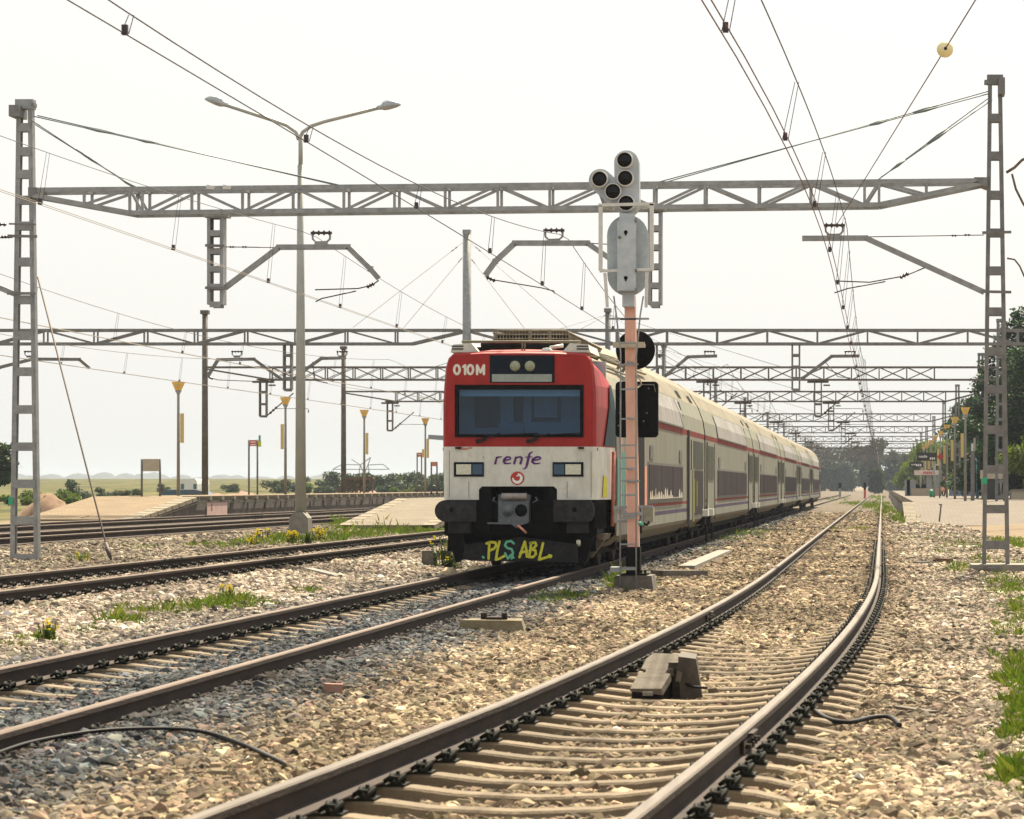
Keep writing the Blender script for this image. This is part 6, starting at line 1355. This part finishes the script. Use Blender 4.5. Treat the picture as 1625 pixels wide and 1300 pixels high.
b=MB(); l0=[v-Vector((0,0,.024)) for v in(Vector(top[0])+Vector((.01,.01,0)),Vector(top[1])+Vector((-.01,.01,-.03)),Vector(top[2])+Vector((-.02,-.03,0)),Vector(top[3])+Vector((.02,-.03,0)))]; gz=pf.z-.08
b.add(l0+[Vector((v.x,v.y,gz)) for v in l0],[(0,1,2,3),(4,7,6,5),(0,4,5,1),(1,5,6,2),(2,6,7,3),(3,7,4,0)]); b.build('body',M['blackgrime'],t,True)
b=MB(); rr_=Vector(top[2]); b.bb(rr_.x-.09,rr_.x+.10,rr_.y-.22,rr_.y-.04,gz,rr_.z-.05); rr_=rr_+Vector((-.04,0,0)); b.add([rr_+Vector((.03,-.30,-.0)),rr_+Vector((.16,-.25,-.02)),rr_+Vector((.15,.02,.0)),rr_+Vector((.03,.02,.02)),Vector((rr_.x+.05,rr_.y-.30,gz)),Vector((rr_.x+.22,rr_.y-.25,gz)),Vector((rr_.x+.2,rr_.y+.02,gz)),Vector((rr_.x+.03,rr_.y+.02,gz))],[(0,1,2,3),(4,7,6,5),(0,4,5,1),(1,5,6,2),(2,6,7,3),(3,7,4,0)]); b.build('side_case',mat('dark_wood_case',(.03,.025,.02),(.075,.06,.045),8,.8),t,True)
b=MB(); b.bar(P(1075,1062,za+.3),P(1092,1056,za+.35),.035,.04); b.bar(P(1082,1040,za+.55),P(1079,1060,za+.3),.035,.03); b.bar(P(1079,1066,za+.25),P(1076,1082,za+.25),.04,.03); b.build('side_bracket',M['wood'],t)
b=MB(); b.bar(P(1028,1098,za-.02),P(1028,1104,za-.02),.075,.03); b.build('front_foot',M['concrete'],t)
b=MB(); b.tube([P(1084,1083,za+.3),P(1100,1090,za+.2),P(1122,1092,za+.12)],.011,6); b.build('cable',M['rubber'],t)
def cable(name,label,pts,r,two=False):
    b=MB(); w=[GP(x,y)+Vector((0,0,h)) for x,y,h in pts]
    # round the corners off
    out=[]
    for i in range(len(w)-1):
        p0=w[max(i-1,0)];p1=w[i];p2=w[i+1];p3=w[min(i+2,len(w)-1)]
        for k in range(6):
            t=k/6; out.append(.5*((2*p1)+(p2-p0)*t+(2*p0-5*p1+4*p2-p3)*t*t+(3*p1-p0-3*p2+p3)*t**3))
    out.append(w[-1]); b.tube(out,r,6)
    if two: b.tube([o+Vector((.01,-.035-.02*sin(i*.5),.005)) for i,o in enumerate(out)],r*.8,6)
    return tag(b.build(name,M['rubber']),label,'cable')
cable('black_cable','pair of black cables lying over the stones at the lower left',[(-10,1212,.05),(60,1192,.06),(175,1174,.06),(300,1176,.07),(380,1196,.06),(430,1218,.06),(468,1232,.03)],.013,True)
cable('black_cable','thick black hose end curling on stones right of the near rail',[(1288,1146,.10),(1310,1158,.08),(1345,1163,.07),(1385,1157,.08),(1412,1157,.08),(1428,1165,.06)],.017)
cable('thin_cable','thin dark cable crossing the stones farther right',[(1375,1096,.06),(1420,1098,.06),(1470,1104,.06),(1530,1111,.05)],.006)
def slab(name,label,cat,px0,py0,px1,py1,w,h,m,z=.02):
    a=GP(px0,py0);c=GP(px1,py1); b=MB(); d=(c-a); d.z=0; d.normalize(); n=Vector((-d.y,d.x,0)); r=random.Random(int(px0)); vs=[]
    for zz_ in(-.06,h):
        for p_,sg in((a,-1),(c,-1),(c,1),(a,1)): vs.append(p_+n*sg*w/2*r.uniform(.88,1)+Vector((r.uniform(-.015,.015),0,z+zz_)))
    b.add(vs,[(3,2,1,0),(4,5,6,7),(0,1,5,4),(1,2,6,5),(2,3,7,6),(3,0,4,7)]); return tag(b.build(name,m,None,True),label,cat)
slab('concrete_slab','long pale slab lying on stones behind the signal','slab',1090,908,1150,881,.32,.10,M['concrete'])
slab('concrete_slab','weathered slab edge right beside the signal plinth','slab',1042,918,1112,918,.4,.12,M['concrete_dark'])
slab('concrete_slab','thin pale strip of concrete among far grass right of the train','slab',1208,844,1258,845,.3,.10,M['concrete'])
slab('wooden_batten','pale batten lying on stones between the two left tracks','batten',486,909,537,921,.16,.07,M['concrete'])
slab('loose_brick','pink brick lying on stones near the bottom left','brick',514,1108,542,1109,.10,.09,M['brick'])
slab('wood_splinter','pale splinter of wood on the stones at the right','wood piece',1425,1133,1482,1142,.07,.04,M['wood'])
slab('flat_stone','rusty stone slab on the stones left of the right mast','stone',1488,896,1507,897,.15,.12,M['brownwood'])
slab('flat_stone','flat grey stone left of the rusty slab','stone',1453,899,1476,898,.15,.08,M['concrete'])
slab('dark_batten','black stick lying on grass below the right mast footing','stick',1523,919,1556,926,.08,.05,M['brownsteel'])
slab('dark_batten','short black stick on the right edge grass','stick',1562,962,1585,963,.05,.04,M['brownsteel'])
for (px,py,sx,l) in ((712,917,.16,'yellowish lump of stone inside the left rail before the train'),(758,916,.20,'square yellow stone below the plough of the train'),(733,919,.12,'small yellowish lump beside the left rail before the train'),(1572,912,.16,'round dark stone before the right mast footing'),(797,952,.05,'small white stone beside the right rail below the train')):
    g=GP(px,py); r=np.random.default_rng(int(px)); bm=bpy.data.meshes.new('stone_lump')
    import bmesh
    q=bmesh.new(); bmesh.ops.create_icosphere(q,subdivisions=2,radius=1)
    for v in q.verts: v.co=Vector((v.co.x*sx*(1+r.normal(0,.13)),v.co.y*sx*.7*(1+r.normal(0,.13)),v.co.z*sx*.75*(1+r.normal(0,.13))))
    q.to_mesh(bm); q.free(); bm.materials.append(mat('lump',(.40,.31,.19),(.55,.46,.32),8,.95,0,.4,30) if sx>.08 and px<1500 else (M['logowhite'] if sx<.08 else M['concrete_dark'])); o=bpy.data.objects.new('stone_lump',bm); COL.objects.link(o); o.location=g+Vector((0,0,sx*.4)); tag(o,l,'stone')
p=GP(685,902); t=thing('crumbling_block',p,'crumbling concrete block half hidden by weeds left of the train','concrete block'); b=MB(); Zk=p.y; b.bb(PX(669,Zk),PX(687,Zk),Zk,Zk+.35,p.z-.1,PZ(874,Zk)); b.build('left_pier',M['concrete_dark'],t); b=MB(); b.bb(PX(687,Zk),PX(722,Zk),Zk+.1,Zk+.4,PZ(885,Zk),PZ(874,Zk)); b.build('cap',M['concrete_dark'],t); b=MB(); b.bb(PX(704,Zk),PX(722,Zk),Zk+.12,Zk+.35,p.z-.1,PZ(885,Zk)); b.build('right_pier',M['concrete_dark'],t)
p=P(1355.5,828,0+112); t=thing('marker_block',(p.x,112,-.15),'small pale block standing between the far rails of the near track','marker'); b=MB(); b.bb(PX(1351.5,112),PX(1360,112),112,112.2,-.2,PZ(819.5,112)); b.build('block',M['beige'],t); b=MB(); b.bb(PX(1351,112),PX(1360.5,112),111.98,112.22,PZ(819.5,112),PZ(818.8,112)); b.build('cap',M['concrete'],t)
for (px,y0,y1,Z,m,l) in ((1333,778,766,330,'black','dark ground signal between the far tracks'),(1372.5,780,766,310,'signred','small red based ground signal beside the far near track')):
    t=thing('ground_signal',(PX(px,Z),Z,PZ(y1,Z)-1.1),l,'ground signal'); b=MB(); b.bb(PX(px-2.3,Z),PX(px+2.3,Z),Z,Z+.3,PZ(y0-4,Z)-.1,PZ(y1,Z)); b.build('head',M['black'],t); b=MB(); b.bb(PX(px-1.8,Z),PX(px+1.8,Z),Z+.02,Z+.28,-.25,PZ(y0-4,Z)-.1); b.build('base',M[m] if m!='black' else M['galv'],t)

# ------------------------------------------------------------------ trees
def crown_mesh(blobs,n,ls,seed,flat=0.0,shell=.55):
    r=np.random.default_rng(seed); V=[];w=np.array([b_[3]*b_[4]*b_[5] for b_ in blobs])**.67; w/=w.sum(); ks=r.choice(len(blobs),n,p=w)
    B=np.array(blobs)[ks]; d=r.normal(size=(n,3)); d/=np.linalg.norm(d,axis=1)[:,None]; q=(shell+(1-shell)*r.random(n)**.7)*(1+r.normal(0,.10,n)); q=np.where(r.random(n)<.25,r.random(n),q)
    c=B[:,:3]+d*q[:,None]*B[:,3:6]
    a=r.normal(size=(n,3)); a[:,2]*=(1-flat); a/=np.linalg.norm(a,axis=1)[:,None]; e=r.normal(size=(n,3)); e[:,2]*=(1-flat*.6); e-=a*(a*e).sum(1)[:,None]; e/=np.linalg.norm(e,axis=1)[:,None]
    s_=ls*np.exp(r.normal(0,.3,n))[:,None]; v=np.stack([c-a*s_,c-e*s_*.45+a*s_*.1,c+a*s_,c+e*s_*.45+a*s_*.1],1).reshape(-1,3)
    clump=np.sin(c[:,0]*1.7+c[:,2]*2.3)+np.sin(c[:,1]*2.1-c[:,2]*1.3+c[:,0]); mi=((clump+r.normal(0,.9,n))>.2).astype(int)
    return v,np.arange(4*n).reshape(n,4),mi
def tree(name,label,cat,base,h,tr,blobs,n,ls,mats,seed,group=None,flat=0.,limbs=5):
    t=thing(name,base,label,cat,group); b=MB(); r=random.Random(seed); x,y,z=base
    b.tube([(x,y,z-.3),(x+r.uniform(-.1,.1)*tr*3,y,z+h*.3),(x+r.uniform(-.2,.2),y,z+h*.62)],[tr,tr*.75,tr*.3],9)
    for k in range(limbs):
        bl=blobs[k%len(blobs)]; u=r.uniform(.25,.55); b.tube([(x,y,z+h*u),((x+bl[0]+x)/2,(2*y+bl[1])/2,z+(h*u+bl[2])/2+.2),(x+bl[0]*.9,y+bl[1]*.9,z+bl[2])],[tr*.4,tr*.28,tr*.1],6)
    b.build('trunk',M['bark'],t)
    v,f,mi=crown_mesh(blobs,n,ls,seed,flat); o=np_mesh('crown',v,f,mats,mi); o.parent=t; return t
def rb(n,rx,ry,z0,z1,r0,r1,seed,cone=0.):
    r=random.Random(seed); out=[]
    for i in range(n):
        z=r.uniform(z0,z1); k=1-cone*(z-z0)/(z1-z0); a=r.uniform(0,2*pi); q=sqrt(r.random())*k; s_=r.uniform(r0,r1)*(.55+.45*k); out.append((rx*q*cos(a),ry*q*sin(a),z,s_*1.15,s_*1.15,s_*.8))
    return out
CD=[M['leaf_dark'],M['leaf_dark2']]; LM=[M['leaf_lime'],M['leaf_lime2']]; MD=[M['leaf_mid'],M['leaf_mid2']]; GY_=[M['leaf_grey'],M['leaf_grey2']]
def cedar(base,h,R,seed,label):
    r=random.Random(seed); bl=[]
    n=15
    for i in range(n):
        z=h*(.10+.88*i/n); rad=R*(1-(i/n)**1.35)*r.uniform(.78,1.1)+.35
        for k in range(5):
            a=r.uniform(0,2*pi); bl.append((rad*.62*cos(a),rad*.62*sin(a),z+r.uniform(-.2,.2),rad*.55,rad*.42,.32+.02*h))
    return tree('cedar_tree',label,'tree',base,h,.35,bl,30000,.135,CD,seed,'dark conifers behind the right platform',.45,8)
cedar((PX(1612,165),165,.3),12.6,4.2,21,'big dark cedar with flat sprays behind the right lattice mast')
cedar((PX(1665,158),158,.3),14.2,4.6,22,'dark cedar cut by the right edge of the picture')
tree('dark_tree','round dark tree top left of the right mast, behind the lamps','tree',(PX(1545,235),235,.3),9.0,.25,rb(14,2.2,2.2,3.5,8.4,.9,1.5,31),6500,.20,CD,31,None)
tree('dark_tree','dark tree filling the gap low between the mast and the lime trees','tree',(PX(1590,210),210,.3),7.5,.25,rb(14,2.6,2.,2.0,6.5,1.0,1.6,32),6500,.20,CD,32,None)
for i,(px,Z,h,l) in enumerate(((1545,250,5.4,'lime green tree nearest the right mast, behind the tallest lamp'),(1517,262,6.4,'lime green tree behind the second and third lamps'),(1490,290,6.4,'lime green tree behind the fourth lamp'),(1468,320,5.8,'lime green tree behind the dark name signs'),(1455,360,5.2,'farthest lime green tree above the shelter'))):
    tree('lime_tree',l,'tree',(PX(px,Z),Z,.3),h,.16,rb(13,2.0,2.,h*.22,h*.88,.8,1.4,40+i),6000,.15,LM,40+i,'lime green trees behind the right platform')
tree('lime_tree','lime green bush at the right edge beside the dark cedar','bush',(PX(1640,140),140,.3),4.2,.14,rb(9,1.1,1.1,1.2,3.9,.5,.9,47),2600,.12,LM,47)
far=[(1390,640,13.5,5.5,'large grey green tree at the far end, right of the far tracks',GY_),(1352,700,13,6.5,'dark far tree left of the large grey green one',GY_),(1318,760,13.5,7,'bluish far tree just right of the train end',GY_),(1285,800,15,7,'bluish far tree behind the end of the train',GY_),(1425,620,10.5,4.5,'far tree behind the right platform signals',GY_),(1447,560,8.5,4.0,'far tree above the end of the right platform',MD),(1389,520,5.2,1.9,'rounded dark bush ending the near track',MD),(1335,690,8,5,'low far trees behind the dark ground signal',GY_),(1302,690,9,5,'low hazy tree beside the last carriage',GY_)]
for i,(px,Z,h,R,l,mm) in enumerate(far): tree('far_tree',l,'tree',(PX(px,Z),Z,0),h,.3,rb(30,R*.7,R*.5,h*.10,h*.86,R*.25,R*.42,60+i,.35),8500,.38,mm,60+i,'hazy trees at the far end of the tracks')
# bushes beyond the left platform: three kinds copied about
def bush(kind,base,label): 
    bl,n,mm=(rb(11,2.6,1.6,.5,2.3,.6,1.15,70),3000,MD) if kind==0 else ((rb(12,2.3,1.6,.5,2.7,.6,1.1,71),3000,GY_) if kind==1 else (rb(9,3.0,1.6,.3,1.5,.5,.9,72),2600,LM))
    return tree('field_bush',label,'bush',base,2.6,.09,bl,n,.17,mm,70+kind,'bushes beyond the left platform')
protos=[None]*3
blist=[(440,330,0,0.62,'rounded green bush right of the red sign'),(470,345,1,0.70,'grey bush behind the big lamp post'),(498,330,2,0.70,'bright low bush right of the big lamp post'),(520,300,1,0.62,'small grey bush before the power pylon'),(545,360,0,0.98,'green bush under the power pylon'),(600,340,0,0.94,'green bush right of the timber frame'),(622,320,1,0.86,'grey bush left of the fourth amber lamp'),(645,345,0,1.01,'green bush left of the small red sign'),(652,300,2,0.78,'bright bush low behind the platform, near the train'),(668,310,1,0.86,'dark bush below the small red sign'),(690,300,1,0.98,'grey bush nearest the side of the train'),(710,330,0,1.01,'bush half hidden by the train front'),(117,210,1,.6,'dark bush just right of the left mast'),(100,190,2,.55,'bright green bush behind the left mast'),(170,215,1,.4,'low grey bush left of the beige board'),(205,215,0,.38,'low bush left of the beige board leg'),(262,300,1,.42,'small dark bush left of the white van'),(365,330,0,.4,'small bush left of the red sign'),(580,380,2,1.01,'bright bush behind the third amber lamp'),(35,180,2,.55,'green bush left of the left mast')]
for px,Z,k,sc,l in blist:
    X=PX(px,Z); base=(X,Z,float(G(X,Z))-.1)
    if protos[k] is None: protos[k]=reg(bush(k,base,l)); o=protos[k]
    else: o=copy_tree(protos[k],None,base,RND.uniform(0,6),l)
    o.scale=(sc,sc,sc)
tree('pine_tree','dark green pine at the left edge of the picture','tree',(PX(-4,160),160,0),4.4,.14,rb(14,.9,.9,1.2,4.0,.45,.75,81,.4),3800,.13,[M['leaf_dark2'],M['leaf_mid']],81)
# far hills with woods
def hills():
    xs=np.linspace(-1150,-150,480); V=[]; r=np.random.default_rng(9); rows=9
    prof=np.zeros(480)
    for k in range(150): c=r.uniform(-1150,-150); w=r.uniform(2.5,9); prof=np.maximum(prof,r.uniform(1.5,6.5)*np.exp(-((xs-c)/w)**2))
    prof+=4.2+1.2*np.sin(xs/60)+r.normal(0,.5,480)
    for j in range(rows):
        t=j/(rows-1); e=sin(pi*min(1,t*1.0))
        for i in range(480): V.append((xs[i]*(1+.06*t),2250+300*t,-2+(prof[i]+4)*e))
    f=np.array([(j*480+i,j*480+i+1,(j+1)*480+i+1,(j+1)*480+i) for j in range(rows-1) for i in range(479)])
    tag(np_mesh('hills',np.array(V),f,mat('wooded_hills',(.035,.046,.05),(.06,.07,.075),.05,.95),smooth=True),'wooded hills on the horizon',None,None,'structure')  # blue of the distance haze mixed into the hill colour
hills()
# ------------------------------------------------------------------ thin air haze
m=bpy.data.materials.new('haze_air'); m.use_nodes=True; nt=m.node_tree; nt.nodes.clear(); o_=nt.nodes.new('ShaderNodeOutputMaterial'); pv=nt.nodes.new('ShaderNodeVolumePrincipled'); pv.inputs['Color'].default_value=(.55,.64,.78,1); pv.inputs['Density'].default_value=HAZE; pv.inputs['Anisotropy'].default_value=0
nt.links.new(pv.outputs[0],o_.inputs['Volume'])
if HAZE>0:
    b=MB(); b.bb(-2700,1800,-40,3800,-4,24); hz=b.build('haze',m); hz['kind']='stuff'; hz['label']='thin pale haze over the whole scene'
print('objects',len(COL.objects))
